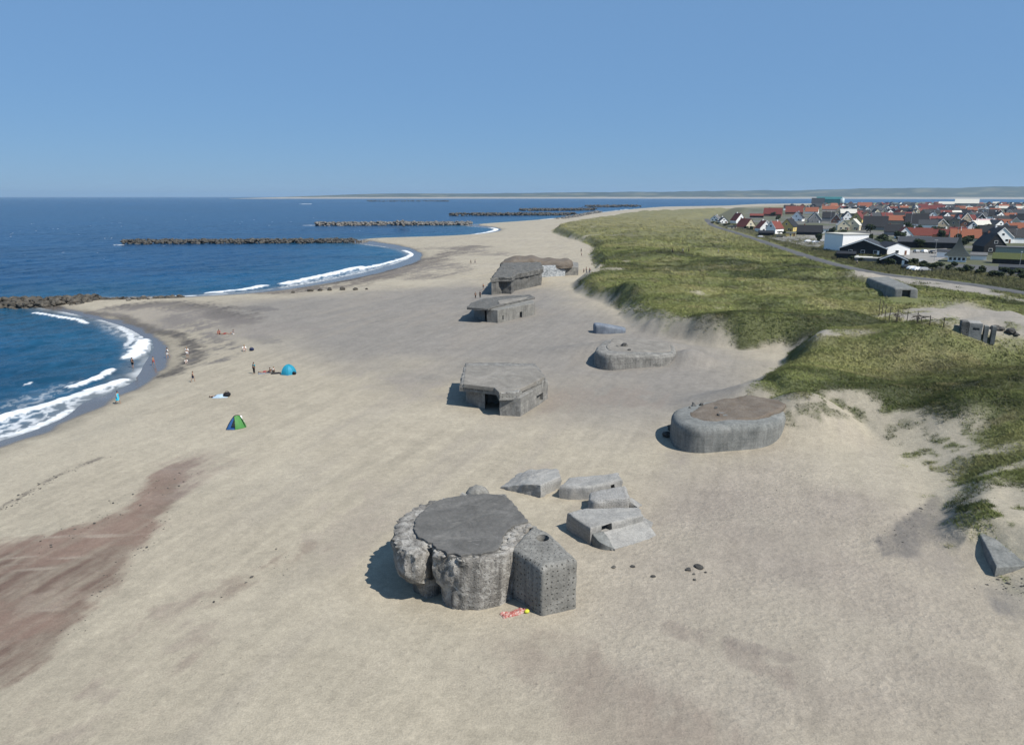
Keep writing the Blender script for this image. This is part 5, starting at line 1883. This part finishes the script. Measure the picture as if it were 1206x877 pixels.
def car(px_, py_, colr, yaw, label):
    q = P(px_, py_, 3.5)
    root = empty('parked_car', (q[0], q[1], tz(*q) + .12), label, 'car', None, yaw)
    pr = [(-2.1, .35), (2.1, .35), (2.15, .75), (1.3, .92), (.75, 1.42), (-1.2, 1.45), (-1.95, .95), (-2.15, .7)]
    n = len(pr)
    vs = [(x, s * (.86 if z < 1.2 else .66), z) for s in (-1, 1) for x, z in pr]
    MB().add(vs, [tuple(range(n - 1, -1, -1)), tuple(range(n, 2 * n))] + [(i, (i + 1) % n, n + (i + 1) % n, n + i) for i in range(n)]).build('body', PAINT[colr], root)
    m = MB()
    for s in (-1, 1):
        m.add([(1.05, s * .80, .98), (.66, s * .70, 1.34), (-1.1, s * .70, 1.36), (-1.6, s * .80, .98)], [(0, 1, 2, 3) if s < 0 else (3, 2, 1, 0)])
    m.add([(1.27, -.62, .96), (1.27, .62, .96), (.80, .55, 1.38), (.80, -.55, 1.38)], [(0, 1, 2, 3)])
    m.build('window', GLASS, root)
    for x in (-1.3, 1.35):
        for s in (-1, 1):
            MB().tube((x, s * .72, .33), (x, s * .9, .33), .33, None, 12).build('wheel', TYRE, root)


for a, b, c, y, l in ((1075, 317, 'white', 10, 'white car parked at the road, left of a short row'), (1081, 318.3, 'white', 12, 'white car second in the short row by the road'), (1088, 318.5, 'silver', 5, 'silver car at the right end of the short row by the road'),
                      (1068, 315.5, 'black', 10, 'black car at the left end of the short row by the road'), (1079, 297, 'silver', 80, 'silver car parked under the long shop front'), (1088, 297, 'white', 85, 'white car parked under the long shop front'),
                      (1098, 298, 'black', 85, 'black car near the shop front lamp post'), (1085, 309, 'silver', 5, 'silver car at the lower side of the shop parking area'), (1190, 318, 'white', 5, 'white van like car before the dark shed at the right edge'),
                      (1184, 318.5, 'blue', 5, 'blue car before the dark shed at the right edge'), (1197, 318.5, 'silver', 5, 'silver car farthest right before the dark shed'), (1190, 283.5, 'white', 0, 'white car by the lamp post near the right edge'),
                      (952, 285, 'white', 0, 'white car in the yard below the long black house'), (961, 286, 'white', 5, 'white car second in the yard below the long black house'), (968, 284.5, 'silver', 5, 'silver car at the right end of the yard below the long black house'),
                      (918, 279.2, 'black', 0, 'black car beside the low yellow annex'), (896, 279.5, 'silver', 15, 'silver car by the low black garage')):
    car(a, b, c, R(y), l)
# ------------------------------------------------------------------ bushes and trees between the houses
LEAF = NT('garden_leaves')
_t = LEAF
_c = _t.ramp(_t.noise(_t.pos(), .8, 3, .6), [(.3, (.018, .030, .012)), (.7, (.055, .075, .028))])
_t.base(_c, .8, .2)
LEAF = _t.m
BARK = plain('bark', (.08, .06, .045), .95, .2)


def crown_mesh(name, seed, n=420):
    r = random.Random(seed)
    mb = MB()
    lumps = [(Vector((r.uniform(-.55, .55), r.uniform(-.55, .55), r.uniform(-.35, .5))), r.uniform(.35, .6)) for _ in range(7)]
    for _ in range(n):
        c, rad = r.choice(lumps)
        d = Vector((r.gauss(0, 1), r.gauss(0, 1), r.gauss(0, 1))).normalized()
        p = c + d * rad * r.uniform(.65, 1.05)
        a = Vector((r.gauss(0, 1), r.gauss(0, 1), r.gauss(0, 1))).normalized() * .11
        b = a.cross(d).normalized() * .11
        mb.add([p - a - b, p + a - b, p + a + b, p - a + b], [(0, 1, 2, 3)])
    return mesh(name, mb.v, mb.f)


CROWNS = [crown_mesh('crown', k) for k in range(4)]
TRUNK = MB().tube((0, 0, -.3), (0, 0, 1.1), .10, .06, 6)
TRUNKM = mesh('trunk', TRUNK.v, TRUNK.f)


def tree(px_, py_, r, h, label, group):
    q = P(px_, py_, 3.3)
    root = empty('tree', (q[0], q[1], tz(*q)), label, 'tree', group)
    c = link('crown', CROWNS[rt.randrange(4)], LEAF, root, (0, 0, h * .55))
    c.scale = (r, r, h * .5)
    c.rotation_euler = (0, 0, rt.uniform(0, 6.3))
    tr = link('trunk', TRUNKM, BARK, root)
    tr.scale = (r * .8, r * .8, h * .45)


for k in range(80):
    x = rt.uniform(905, 1206)
    y = rt.uniform(246, 292)
    if x < 960 and y > 262:
        continue
    tree(x, y, rt.uniform(2, 4), rt.uniform(3.5, 7), 'dark bushy tree growing between the town houses', 'trees among the town houses')
for k in range(30):
    x = 985 + k * 7.6 + rt.uniform(-3, 3)
    y = 303 + max(0, (x - 985)) * .105 + rt.uniform(-2, 3)
    tree(x, y, rt.uniform(1.2, 2.4), rt.uniform(1.6, 3.0), 'low dark shrub in the heath strip between road and sheds', 'shrubs along the road')
for k in range(16):
    x = 838 + k * 5.5 + rt.uniform(-2, 2)
    y = 262.5 + max(0, x - 838) * .17 + rt.uniform(-1, 1)
    tree(x, y, rt.uniform(1.5, 2.6), rt.uniform(1.6, 2.8), 'low dark bush at the gardens of the front row', 'bushes at the front row')
# ================================================================== PEOPLE AND BEACH THINGS
SKIN = plain('sunlit_skin', (.42, .25, .17), .6, .1)
CLOTH = {n: plain(n + '_cloth', c, .9, .12) for n, c in (('black', (.015, .015, .018)), ('white', (.75, .74, .72)), ('teal', (.03, .33, .42)), ('turquoise', (.02, .42, .60)), ('red', (.42, .05, .05)), ('navy', (.02, .03, .08)),
                                                         ('grey', (.25, .26, .28)), ('orange', (.55, .20, .07)), ('blue', (.06, .16, .40)), ('paleblue', (.33, .43, .52)))}
HAIR = {n: plain(n + '_hair', c, .8, .2) for n, c in (('dark', (.02, .014, .01)), ('brown', (.09, .05, .03)), ('fair', (.34, .24, .12)))}


def skinned(name, pts, edges, rad, root_i=0, sub=1):
    """one continuous skin grown round a stick skeleton"""
    me = bpy.data.meshes.new(name)
    me.from_pydata([tuple(p) for p in pts], edges, [])
    o = bpy.data.objects.new(name, me)
    COL.objects.link(o)
    o.modifiers.new('s', 'SKIN')
    for i, r in enumerate(rad):
        r2 = r if isinstance(r, tuple) else (r, r)
        me.skin_vertices[0].data[i].radius = r2
        me.skin_vertices[0].data[i].use_root = (i == root_i)
    sb = o.modifiers.new('d', 'SUBSURF')
    sb.levels = sb.render_levels = sub
    dg = bpy.context.evaluated_depsgraph_get()
    out = bpy.data.meshes.new_from_object(o.evaluated_get(dg))
    bpy.data.objects.remove(o)
    out.name = name
    out.polygons.foreach_set('use_smooth', [True] * len(out.polygons))
    return out


# joints: pelvis, waist, chest, neck, head base, head top, then L/R shoulder elbow wrist fingertips, L/R hip knee ankle toe
def pose(kind):
    if kind == 'stand':
        J = dict(pel=(0, 0, .95), wai=(0, 0, 1.12), che=(0, .01, 1.36), nec=(0, 0, 1.49), hea=(0, -.01, 1.58), top=(0, -.02, 1.72))
        for s, n in ((-1, 'L'), (1, 'R')):
            J.update({'sh' + n: (s * .19, 0, 1.42), 'el' + n: (s * .26, .02, 1.14), 'wr' + n: (s * .27, -.06, .90), 'fi' + n: (s * .26, -.08, .76),
                      'hi' + n: (s * .10, 0, .90), 'kn' + n: (s * .11, -.02, .50), 'an' + n: (s * .11, .02, .08), 'to' + n: (s * .13, -.15, .035)})
    elif kind == 'walk':
        J = dict(pel=(0, 0, .93), wai=(0, -.01, 1.10), che=(0, -.03, 1.34), nec=(0, -.05, 1.47), hea=(0, -.07, 1.56), top=(0, -.08, 1.70))
        for s, n in ((-1, 'L'), (1, 'R')):
            J.update({'sh' + n: (s * .19, -.02, 1.40), 'el' + n: (s * .25, s * .12, 1.14), 'wr' + n: (s * .24, s * .18 - .10, .92), 'fi' + n: (s * .23, s * .2 - .16, .80),
                      'hi' + n: (s * .10, 0, .89), 'kn' + n: (s * .11, -s * .16 - .05, .50), 'an' + n: (s * .11, -s * .28 + .06, .10 if s > 0 else .14), 'to' + n: (s * .12, -s * .28 - .10, .035)})
    elif kind == 'sit':
        J = dict(pel=(0, 0, .12), wai=(0, .05, .30), che=(0, .06, .54), nec=(0, .03, .67), hea=(0, 0, .76), top=(0, -.03, .90))
        for s, n in ((-1, 'L'), (1, 'R')):
            J.update({'sh' + n: (s * .19, .05, .60), 'el' + n: (s * .27, -.06, .36), 'wr' + n: (s * .20, -.28, .40), 'fi' + n: (s * .14, -.38, .42),
                      'hi' + n: (s * .11, -.02, .12), 'kn' + n: (s * .16, -.38, .46), 'an' + n: (s * .14, -.62, .08), 'to' + n: (s * .14, -.80, .04)})
    else:  # lie, on the back, head towards +y
        J = dict(pel=(0, 0, .11), wai=(0, .18, .11), che=(0, .42, .13), nec=(0, .55, .12), hea=(0, .64, .13), top=(0, .78, .14))
        for s, n in ((-1, 'L'), (1, 'R')):
            J.update({'sh' + n: (s * .19, .47, .11), 'el' + n: (s * .30, .22, .07), 'wr' + n: (s * .34, -.02, .06), 'fi' + n: (s * .33, -.16, .05),
                      'hi' + n: (s * .10, -.05, .10), 'kn' + n: (s * .13, -.46, .13 + (.14 if s > 0 else 0)), 'an' + n: (s * .15, -.88, .07), 'to' + n: (s * .18, -.92, .20)})
    return {k: Vector(v) for k, v in J.items()}


RAD = dict(pel=.125, wai=.12, che=(.15, .115), nec=.055, hea=.085, top=.075, sh=.062, el=.042, wr=.030, fi=.022, hi=.088, kn=.058, an=.040, to=.035)
BONES = [('pel', 'wai'), ('wai', 'che'), ('che', 'nec'), ('nec', 'hea'), ('hea', 'top')] + [e for n in 'LR' for e in (('che', 'sh' + n), ('sh' + n, 'el' + n), ('el' + n, 'wr' + n), ('wr' + n, 'fi' + n), ('pel', 'hi' + n), ('hi' + n, 'kn' + n), ('kn' + n, 'an' + n), ('an' + n, 'to' + n))]


def sub_skin(name, J, keys, grow, cutk=None):
    ks = [k for k in J if k in keys]
    idx = {k: i for i, k in enumerate(ks)}
    pts = [J[k].copy() for k in ks]
    ed = [(idx[a], idx[b]) for a, b in BONES if a in idx and b in idx]
    rad = []
    for k in ks:
        r = RAD[k if k in RAD else k[:2]]
        r = r if isinstance(r, tuple) else (r, r)
        rad.append((r[0] + grow, r[1] + grow))
    return skinned(name, pts, ed, rad, idx.get('pel', idx.get('che', 0)))


POSES = {}
for kind in ('stand', 'walk', 'sit', 'lie'):
    J = pose(kind)
    body = sub_skin('body', J, set(J), 0.0)
    shirt = sub_skin('shirt', J, {'wai', 'che', 'shL', 'shR', 'elL', 'elR'}, .016)
    JJ = dict(J)
    for n in 'LR':
        JJ['kn' + n] = J['hi' + n].lerp(J['kn' + n], .85)
    shorts = sub_skin('shorts', JJ, {'pel', 'hiL', 'hiR', 'knL', 'knR'}, .018)
    trous = sub_skin('trousers', J, {'pel', 'hiL', 'hiR', 'knL', 'knR', 'anL', 'anR'}, .018)
    hm = MB()
    d = (J['top'] - J['hea']).normalized()
    c = J['hea'].lerp(J['top'], .62) + (Vector((0, .03, .012)) if kind != 'lie' else Vector((0, .03, -.01)))
    hm.blob(c, .098, .108, .098, 10, 7)
    hair = mesh('hair', hm.v, hm.f, True)
    POSES[kind] = (body, shirt, shorts, trous, hair)


def person(px_, py_, kind, label, top=None, bottom='navy', long_=False, hair='brown', yaw=0, scale=1.0, dress=None, z=None):
    p = hit(px_, py_)
    if z is not None:
        p.z = z
    root = empty('person', p, label, 'person', None, R(yaw))
    root.scale = (scale,) * 3
    b, sh, so, tr, ha = POSES[kind]

    def put(name, me, mat):
        o = bpy.data.objects.new(name, me.copy())
        o.data.materials.clear()
        o.data.materials.append(mat)
        COL.objects.link(o)
        o.parent = root
        return o
    put('body', b, SKIN)
    if top:
        put('shirt', sh, CLOTH[top])
    if dress:
        mb = MB()
        n = 14
        prev = None
        vs, fs = [], []
        for z_, r in ((.52, .27), (.75, .235), (1.0, .19), (1.14, .165), (1.36, .20), (1.46, .09)):
            vs += [(r * math.cos(2 * math.pi * k / n), r * .75 * math.sin(2 * math.pi * k / n), z_) for k in range(n)]
        for r_ in range(5):
            fs += [(r_ * n + k, r_ * n + (k + 1) % n, (r_ + 1) * n + (k + 1) % n, (r_ + 1) * n + k) for k in range(n)]
        mb.add(vs, fs).build('dress', CLOTH[dress], root, True)
    if bottom and not dress:
        put('trousers' if long_ else 'shorts', tr if long_ else so, CLOTH[bottom])
    put('hair', ha, HAIR[hair])
    return root


person(139.3, 475.5, 'walk', 'person in turquoise dress walking on wet sand at the water edge', dress='turquoise', hair='dark', yaw=70, scale=1.12)
person(156.5, 433.5, 'stand', 'person in black top and bare legs standing in the shallow water', 'black', 'black', yaw=160, hair='dark', scale=1.12)
person(181, 430, 'walk', 'distant bare skinned person in the wash between the black top and the white top', None, 'red', yaw=60, scale=.95)
person(198, 421.5, 'walk', 'person in white top at the water edge', 'white', 'white', yaw=-60, scale=1.15)
person(221, 421, 'stand', 'person in white top on the dark stony hollow', 'white', 'white', yaw=0, hair='fair', scale=1.15)
person(219.5, 427.5, 'sit', 'small person in white sitting on the dark stony hollow', 'white', 'white', yaw=20, scale=.9)
person(227.5, 449.5, 'walk', 'bare skinned bather in dark shorts walking on dry sand', None, 'navy', yaw=110, scale=1.0)
person(299.5, 440, 'stand', 'person in teal shirt and black trousers standing beside the sunbathers', 'teal', 'black', True, 'dark', -30, 1.1)
person(310.5, 438.5, 'lie', 'sunbather in swimwear lying left of the blue shelter', None, 'red', yaw=110)
person(322.5, 438, 'sit', 'person in white shirt sitting right beside the blue shelter', 'white', 'black', yaw=-100, hair='fair')
person(318, 439, 'sit', 'person in black top sitting between sunbather and white shirt', 'black', 'navy', yaw=-70, hair='dark')
person(288, 413, 'sit', 'person in white sitting on the damp sand by a dark bag', 'white', 'white', yaw=20, hair='fair', scale=1.25)
person(258, 393.5, 'sit', 'person in red top, leftmost of three far sunbathers', 'red', 'red', yaw=0, scale=1.15)
person(264, 393.5, 'lie', 'person in red swimwear lying in the middle of three far sunbathers', None, 'red', yaw=90, scale=1.15)
person(275, 393.5, 'sit', 'person in grey top, rightmost of three far sunbathers', 'grey', 'white', yaw=-60, scale=1.1)
person(253.5, 467.5, 'lie', 'person in black lying at the left end of the pale blue blanket', 'black', 'black', True, yaw=100)
person(560, 351.5, 'stand', 'person in black leftmost of two before the flat roofed bunker', 'black', 'black', True, yaw=40, hair='dark', scale=1.05)
person(565.5, 351, 'stand', 'person in dark blue right of two before the flat roofed bunker', 'navy', 'black', True, yaw=-40, hair='dark', scale=1.15)
person(569.3, 341.5, 'walk', 'person in orange shirt walking behind the pair at the flat roofed bunker', 'orange', 'grey', yaw=-60, scale=1.1)
person(687.5, 321.5, 'stand', 'person in grey shirt, left of three at the dune foot', 'grey', 'black', True, yaw=10)
person(690.5, 321.5, 'stand', 'person in black, middle of three at the dune foot', 'black', 'navy', True, yaw=60, hair='dark', scale=1.1)
person(694.5, 322, 'walk', 'person in dark red top, right of three at the dune foot', 'red', 'navy', True, yaw=-60)
person(684.5, 297, 'walk', 'person in black walking along the far dune foot', 'black', 'black', True, yaw=-80, hair='dark', scale=1.15)
person(685, 302, 'walk', 'person in red top below the walker at the far dune foot', 'red', 'navy', yaw=-80)
person(671, 309.5, 'sit', 'person in black sitting on the whitewashed bunker sand, left of another', 'black', 'black', True, yaw=0, scale=1.3)
person(677, 312.5, 'sit', 'person in dark blue sitting lower right of the one in black', 'navy', 'black', True, yaw=30, scale=1.3)
person(554.5, 310.5, 'walk', 'walker in dark blue on the pale far sand, left of two', 'navy', 'black', True, yaw=90)
person(559.5, 310, 'walk', 'walker in grey on the pale far sand, right of two', 'grey', 'navy', True, yaw=90)
person(792, 298, 'walk', 'walker in black on the green dune, leftmost of four', 'black', 'black', True, yaw=90, hair='dark', scale=1.1)
person(804, 298, 'walk', 'walker in white on the green dune, second of four', 'white', 'grey', yaw=90, scale=1.1)
person(811, 297.5, 'walk', 'walker in dark blue on the green dune, third of four', 'navy', 'black', True, yaw=90, scale=1.05)
person(846, 298, 'walk', 'walker in white shirt alone farther right on the green dune', 'white', 'white', yaw=-90, scale=1.1)
person(1009, 312, 'walk', 'person in white shirt on the road by the low pale shed', 'white', 'navy', yaw=-120, scale=1.2)
person(833.5, 264.5, 'stand', 'person in white by the road at the left end of town', 'white', 'white', yaw=0, scale=1.3)


# ---- pop-up tent, green and blue
TG, TB, TD_ = plain('green_tent_cloth', (.06, .24, .05), .6, .08), plain('blue_tent_cloth', (.03, .11, .30), .6, .08), plain('dark_mesh', (.012, .02, .02), .8, .1)
p = hit(275.5, 506)
root = empty('tent', p + Vector((0, .8, 0)), 'green and blue pop up tent standing on the open sand', 'tent', None, R(14))


def panel(a, b, c, bulge, n=8):
    """a three sided sheet, bulged outwards; corner c is the peak"""
    a, b, c = Vector(a), Vector(b), Vector(c)
    nrm = (b - a).cross(c - a).normalized()
    vs, ix, fs = [], {}, []
    for i in range(n + 1):
        for j in range(n + 1 - i):
            u, v = i / n, j / n
            w = 1 - u - v
            ix[(i, j)] = len(vs)
            vs.append(a * w + b * u + c * v + nrm * bulge * 4 * (u * w + v * w + u * v) * .9)
    for i in range(n):
        for j in range(n - i):
            fs.append((ix[(i, j)], ix[(i + 1, j)], ix[(i, j + 1)]))
            if i + j < n - 1:
                fs.append((ix[(i + 1, j)], ix[(i + 1, j + 1)], ix[(i, j + 1)]))
    return vs, fs


FL, FM, BR, BL, TOP = (-1.15, -.55, 0), (-.05, -.85, 0), (1.15, -.2, 0), (-.5, 1.0, 0), (-.15, .05, 1.55)
TOP2 = (.45, .45, 1.45)
m = MB(); m.add(*panel(FM, BR, TOP, .16)); m.add(*panel(BR, TOP2, TOP, .10)); m.build('green_canopy', TG, root, True)
m = MB(); m.add(*panel(FL, FM, TOP, .10)); m.add(*panel(BL, FL, TOP, .14)); m.build('blue_panel', TB, root, True)
m = MB(); m.add(*panel((1.1, .5, 0), BL, TOP2, .14)); m.add(*panel(BL, TOP, TOP2, .05)); m.add(*panel(BR, (1.1, .5, 0), TOP2, .1)); m.build('rear_canopy', TG, root, True)
m = MB(); m.add(*panel((-.48, -.83, .45), (.02, -.90, .40), (-.14, -.34, 1.22), .03)); m.build('door_mesh', TD_, root, True)
m = MB()
for a, b in ((FL, TOP), (FM, TOP), (BR, TOP2), (TOP, TOP2), (BL, TOP)):
    a, b = Vector(a), Vector(b)
    pts_ = [a.lerp(b, k / 6) + Vector((0, -.10, .10)) * math.sin(math.pi * k / 6) * 1.4 for k in range(7)]
    for u_, v_ in zip(pts_[:-1], pts_[1:]):
        m.tube(u_, v_, .035, None, 5)
m.build('pole', TD_, root)
q = hit(284.5, 499)
root = empty('beach_chair', q, 'white folding beach chair behind the green and blue tent', 'chair', None, R(40))
MB().box(-.28, .28, -.28, .25, .32, .37).build('seat', CLOTH['white'], root)
m = MB(); m.add([(-.28, .25, .35), (.28, .25, .35), (.28, .50, .95), (-.28, .50, .95), (-.28, .29, .34), (.28, .29, .34), (.28, .54, .94), (-.28, .54, .94)], [(0, 1, 2, 3), (7, 6, 5, 4), (0, 4, 5, 1), (1, 5, 6, 2), (2, 6, 7, 3), (3, 7, 4, 0)]); m.build('backrest', CLOTH['white'], root)
for x in (-.26, .26):
    for y in (-.25, .24):
        MB().tube((x, y, 0), (x, y, .34), .018).build('leg', POLE, root)
# ---- blue shelter: a quarter shell
p = hit(339, 441)
root = empty('beach_shelter', p + Vector((0, .6, 0)), 'turquoise half dome beach shelter open to the left', 'beach tent', None, R(-35))
vs, fs = [], []
n1_, n2_ = 14, 9
for i in range(n1_ + 1):
    a = -math.pi * .56 + math.pi * 1.12 * i / n1_
    for j in range(n2_ + 1):
        e = math.pi / 2 * j / n2_
        rr = 1 + .035 * math.cos(i * math.pi * 2 / 3.5)
        vs.append((1.25 * math.cos(a) * math.cos(e) * rr - .1, 1.2 * math.sin(a) * math.cos(e) * rr, 1.55 * math.sin(e)))
for i in range(n1_):
    for j in range(n2_):
        k = i * (n2_ + 1) + j
        fs.append((k, k + n2_ + 1, k + n2_ + 2, k + 1))
MB().add(vs, fs).build('canopy', plain('turquoise_tent_cloth', (.02, .30, .46), .6, .12), root, True)
m = MB()
for i in (0, 4, 7, 10, 14):
    for j in range(n2_):
        k = i * (n2_ + 1) + j
        m.tube(Vector(vs[k]) * 1.01, Vector(vs[k + 1]) * 1.01, .03, None, 5)
m.build('pole', CLOTH['teal'], root)
MB().box(-.9, .9, -1.0, 1.0, .01, .03).build('groundsheet', CLOTH['blue'], root)


def bag(px_, py_, s, mat, label, yaw=0, cat='bag'):
    p = hit(px_, py_)
    root = empty('beach_bag', p, label, cat, None, R(yaw))
    m = MB()
    m.blob((0, 0, .22 * s), .36 * s, .24 * s, .25 * s, 12, 7, 3, .25)
    m.build('sack', mat, root, True)
    m = MB()
    for k in range(6):
        a, b = math.pi * k / 6, math.pi * (k + 1) / 6
        m.tube((.18 * s * math.cos(a), 0, .42 * s + .16 * s * math.sin(a)), (.18 * s * math.cos(b), 0, .42 * s + .16 * s * math.sin(b)), .02 * s, None, 5)
    m.build('handle', mat, root)


bag(346.5, 441, 1.0, CLOTH['black'], 'black bag on the sand right of the turquoise shelter')
bag(296.5, 413, 1.3, CLOTH['navy'], 'dark bag beside the person sitting in white on damp sand')
bag(267.5, 467, 1.5, CLOTH['black'], 'black bag at the right end of the pale blue blanket', 30)
bag(620.5, 721.5, .55, plain('yellow_bag_cloth', (.55, .55, .05), .7, .15), 'bright yellow bag at the foot of the pitted tower block', 20)


def blanket(px_, py_, w, l, yaw, mat, label, hump=.10, cat='blanket', name='blanket', amp=.10):
    p = hit(px_, py_)
    n = 22
    xs, ys = np.meshgrid(np.linspace(-w / 2, w / 2, n), np.linspace(-l / 2, l / 2, n), indexing='ij')
    zz = .03 + amp * np.abs(fbm(xs.ravel() / .33 + px_, ys.ravel() / .33, 3, 88)).reshape(n, n) + hump * np.exp(-(xs / (w * .35)) ** 2 - (ys / (l * .35)) ** 2)
    edge = np.minimum(np.minimum(xs + w / 2, w / 2 - xs), np.minimum(ys + l / 2, l / 2 - ys))
    wob = .10 * fbm(xs.ravel() / .5 + 3, ys.ravel() / .5, 2, 89).reshape(n, n)
    me = grid_mesh(name, xs + wob, ys - wob, np.where(edge < .01, 0.0, zz))
    o = link(name, me, mat)
    o.location = p
    o.rotation_euler = (0, 0, R(yaw))
    return tag(o, label, cat)


blanket(260.5, 467, 2.3, 1.5, 5, CLOTH['paleblue'], 'pale blue blanket heaped on the sand between lying person and black bag', .35)
blanket(311, 439.5, 1.9, 1.1, 20, CLOTH['grey'], 'grey towel under the sunbather left of the turquoise shelter', 0)
blanket(325, 439.5, 1.6, 1.2, 10, CLOTH['black'], 'dark blanket spread before the turquoise shelter', 0)
RW = NT('red_white_towel')
_t = RW
_c = _t.ramp(_t.noise(_t.pos((1, 1, 1), True), 5.0, 3, .6, 1.0), [(.36, (.36, .07, .06)), (.5, (.50, .20, .17)), (.66, (.62, .50, .45))])
_t.base(_c, .9, .1)
blanket(605, 722, 1.85, .62, 24, RW.m, 'crumpled red and white towel lying before the big cracked bunker', .05, 'towel', 'beach_towel', .30)

# ---- leaning posts and wire by the track
POST = plain('old_fence_wood', (.10, .085, .07), .95, .25)
pp = [(1035, 372, 353), (1038.5, 371, 354), (1042, 374, 358), (1047, 377, 361), (1056, 379, 364), (1068, 378, 367), (1080, 380.5, 368), (1095, 383.5, 371.5), (1111, 385.5, 374)]
b0 = hit(1042, 374)
root = empty('post_fence', b0, 'row of thin leaning dark posts with slack wire beside the sandy track', 'fence')
tops = []
for a, y0_, y1_ in pp:
    b = hit(a, y0_)
    h = max(1.2, height_at(b.x, b.y, a, y1_) - b.z)
    t_ = b + Vector((rr_.uniform(-.15, .15), 0, h))
    tops.append(b.lerp(t_, .85))
    MB().tube(b - b0 - Vector((0, 0, .3)), t_ - b0, .085, .06, 6).build('post', POST, root)
m = MB()
for a, b in zip(tops[:-1], tops[1:]):
    c = a.lerp(b, .5) - Vector((0, 0, .25))
    m.tube(a - b0, c - b0, .03, None, 4)
    m.tube(c - b0, b - b0, .03, None, 4)
m.build('wire', POST, root)
for a, b, s in ((1056, 369, 1.5), (1081, 371.5, 1.4)):
    p = hit(a, b + 9)
    z_ = height_at(p.x, p.y, a, b)
    root = empty('driftwood', (p.x, p.y - .4, p.z), 'dark tangle of driftwood caught on the ' + ('left' if a < 1070 else 'right') + ' part of the post fence', 'driftwood')
    m = MB()
    zz = max(.3, z_ - p.z - .3)
    for k in range(11):
        c = Vector((rr_.uniform(-s, s) * .6, rr_.uniform(-.2, .2), zz + rr_.uniform(-.35, .35)))
        d_ = Vector((rr_.uniform(-1, 1), rr_.uniform(-.3, .3), rr_.uniform(-.5, .5))) * .8
        m.tube(c - d_, c + d_, .07, .04, 5)
    m.tube((-.5, 0, -.2), (-.1, 0, zz), .07, .06, 5)
    m.tube((.6, 0, -.2), (.2, 0, zz), .07, .06, 5)
    m.build('branches', POST, root)
# ================================================================== LIGHT, AIR, CAMERA
SUN_AZ, SUN_EL = R(126), R(51)      # azimuth clockwise from the view direction (+Y)
sd_ = Vector((math.sin(SUN_AZ) * math.cos(SUN_EL), math.cos(SUN_AZ) * math.cos(SUN_EL), math.sin(SUN_EL)))
sl = bpy.data.lights.new('sun', 'SUN')
sl.energy = 5.0
sl.angle = R(.53)
sl.color = (1.0, .955, .88)
so = bpy.data.objects.new('sun', sl)
COL.objects.link(so)
so.rotation_euler = (-sd_).to_track_quat('-Z', 'Y').to_euler()
W = bpy.data.worlds.new('World')
SC.world = W
W.use_nodes = True
nt = W.node_tree
nt.nodes.clear()
wo = nt.nodes.new('ShaderNodeOutputWorld')
bg = nt.nodes.new('ShaderNodeBackground')
sk = nt.nodes.new('ShaderNodeTexSky')
sk.sky_type = 'NISHITA'
sk.sun_disc = False
sk.sun_elevation = SUN_EL
sk.sun_rotation = SUN_AZ
sk.altitude = 30
sk.air_density = 1.0
sk.dust_density = .0
sk.ozone_density = 4.0
hs = nt.nodes.new('ShaderNodeHueSaturation')
hs.inputs['Saturation'].default_value = 1.15
mx = nt.nodes.new('ShaderNodeMix')
mx.data_type = 'RGBA'
mx.blend_type = 'MULTIPLY'
mx.inputs[0].default_value = 1
mx.inputs[7].default_value = (.80, 1.0, 1.30, 1)
nt.links.new(sk.outputs[0], hs.inputs['Color'])
nt.links.new(hs.outputs[0], mx.inputs[6])
m2 = nt.nodes.new('ShaderNodeMix')
m2.data_type = 'RGBA'
m2.inputs[0].default_value = .80
m2.inputs[7].default_value = (2.05, 3.85, 6.5, 1)
nt.links.new(mx.outputs[2], m2.inputs[6])
nt.links.new(m2.outputs[2], bg.inputs[0])
nt.links.new(bg.outputs[0], wo.inputs[0])
bg.inputs[1].default_value = .070
# the sea air between here and the far shore
t = NT('sea_air')
t.t.nodes.remove(t.b)
pv = t.n('ShaderNodeVolumePrincipled')
pv.inputs['Color'].default_value = (.55, .78, 1.0, 1)
pv.inputs['Density'].default_value = .000042
pv.inputs['Anisotropy'].default_value = .2
t.l(pv.outputs[0], t.out.inputs['Volume'])
hz = MB().box(-16000, 16000, -400, 31500, -7, 150).build('haze', t.m)
tag(hz, kind='stuff')
cam = bpy.data.cameras.new('camera')
cam.sensor_width = 36
cam.lens = 36 * FPX / 1206
cam.clip_start = .5
cam.clip_end = 60000
co = bpy.data.objects.new('camera', cam)
COL.objects.link(co)
co.location = (0, 0, CAMH)
co.rotation_euler = (math.pi / 2 - PITCH, 0, 0)
SC.camera = co
vs_ = SC.view_settings
vs_.view_transform = 'Standard'
vs_.look = 'None'
vs_.exposure = .35
vs_.gamma = 1
SC.render.film_transparent = False
SC.cycles.max_bounces = 6
SC.cycles.volume_bounces = 0
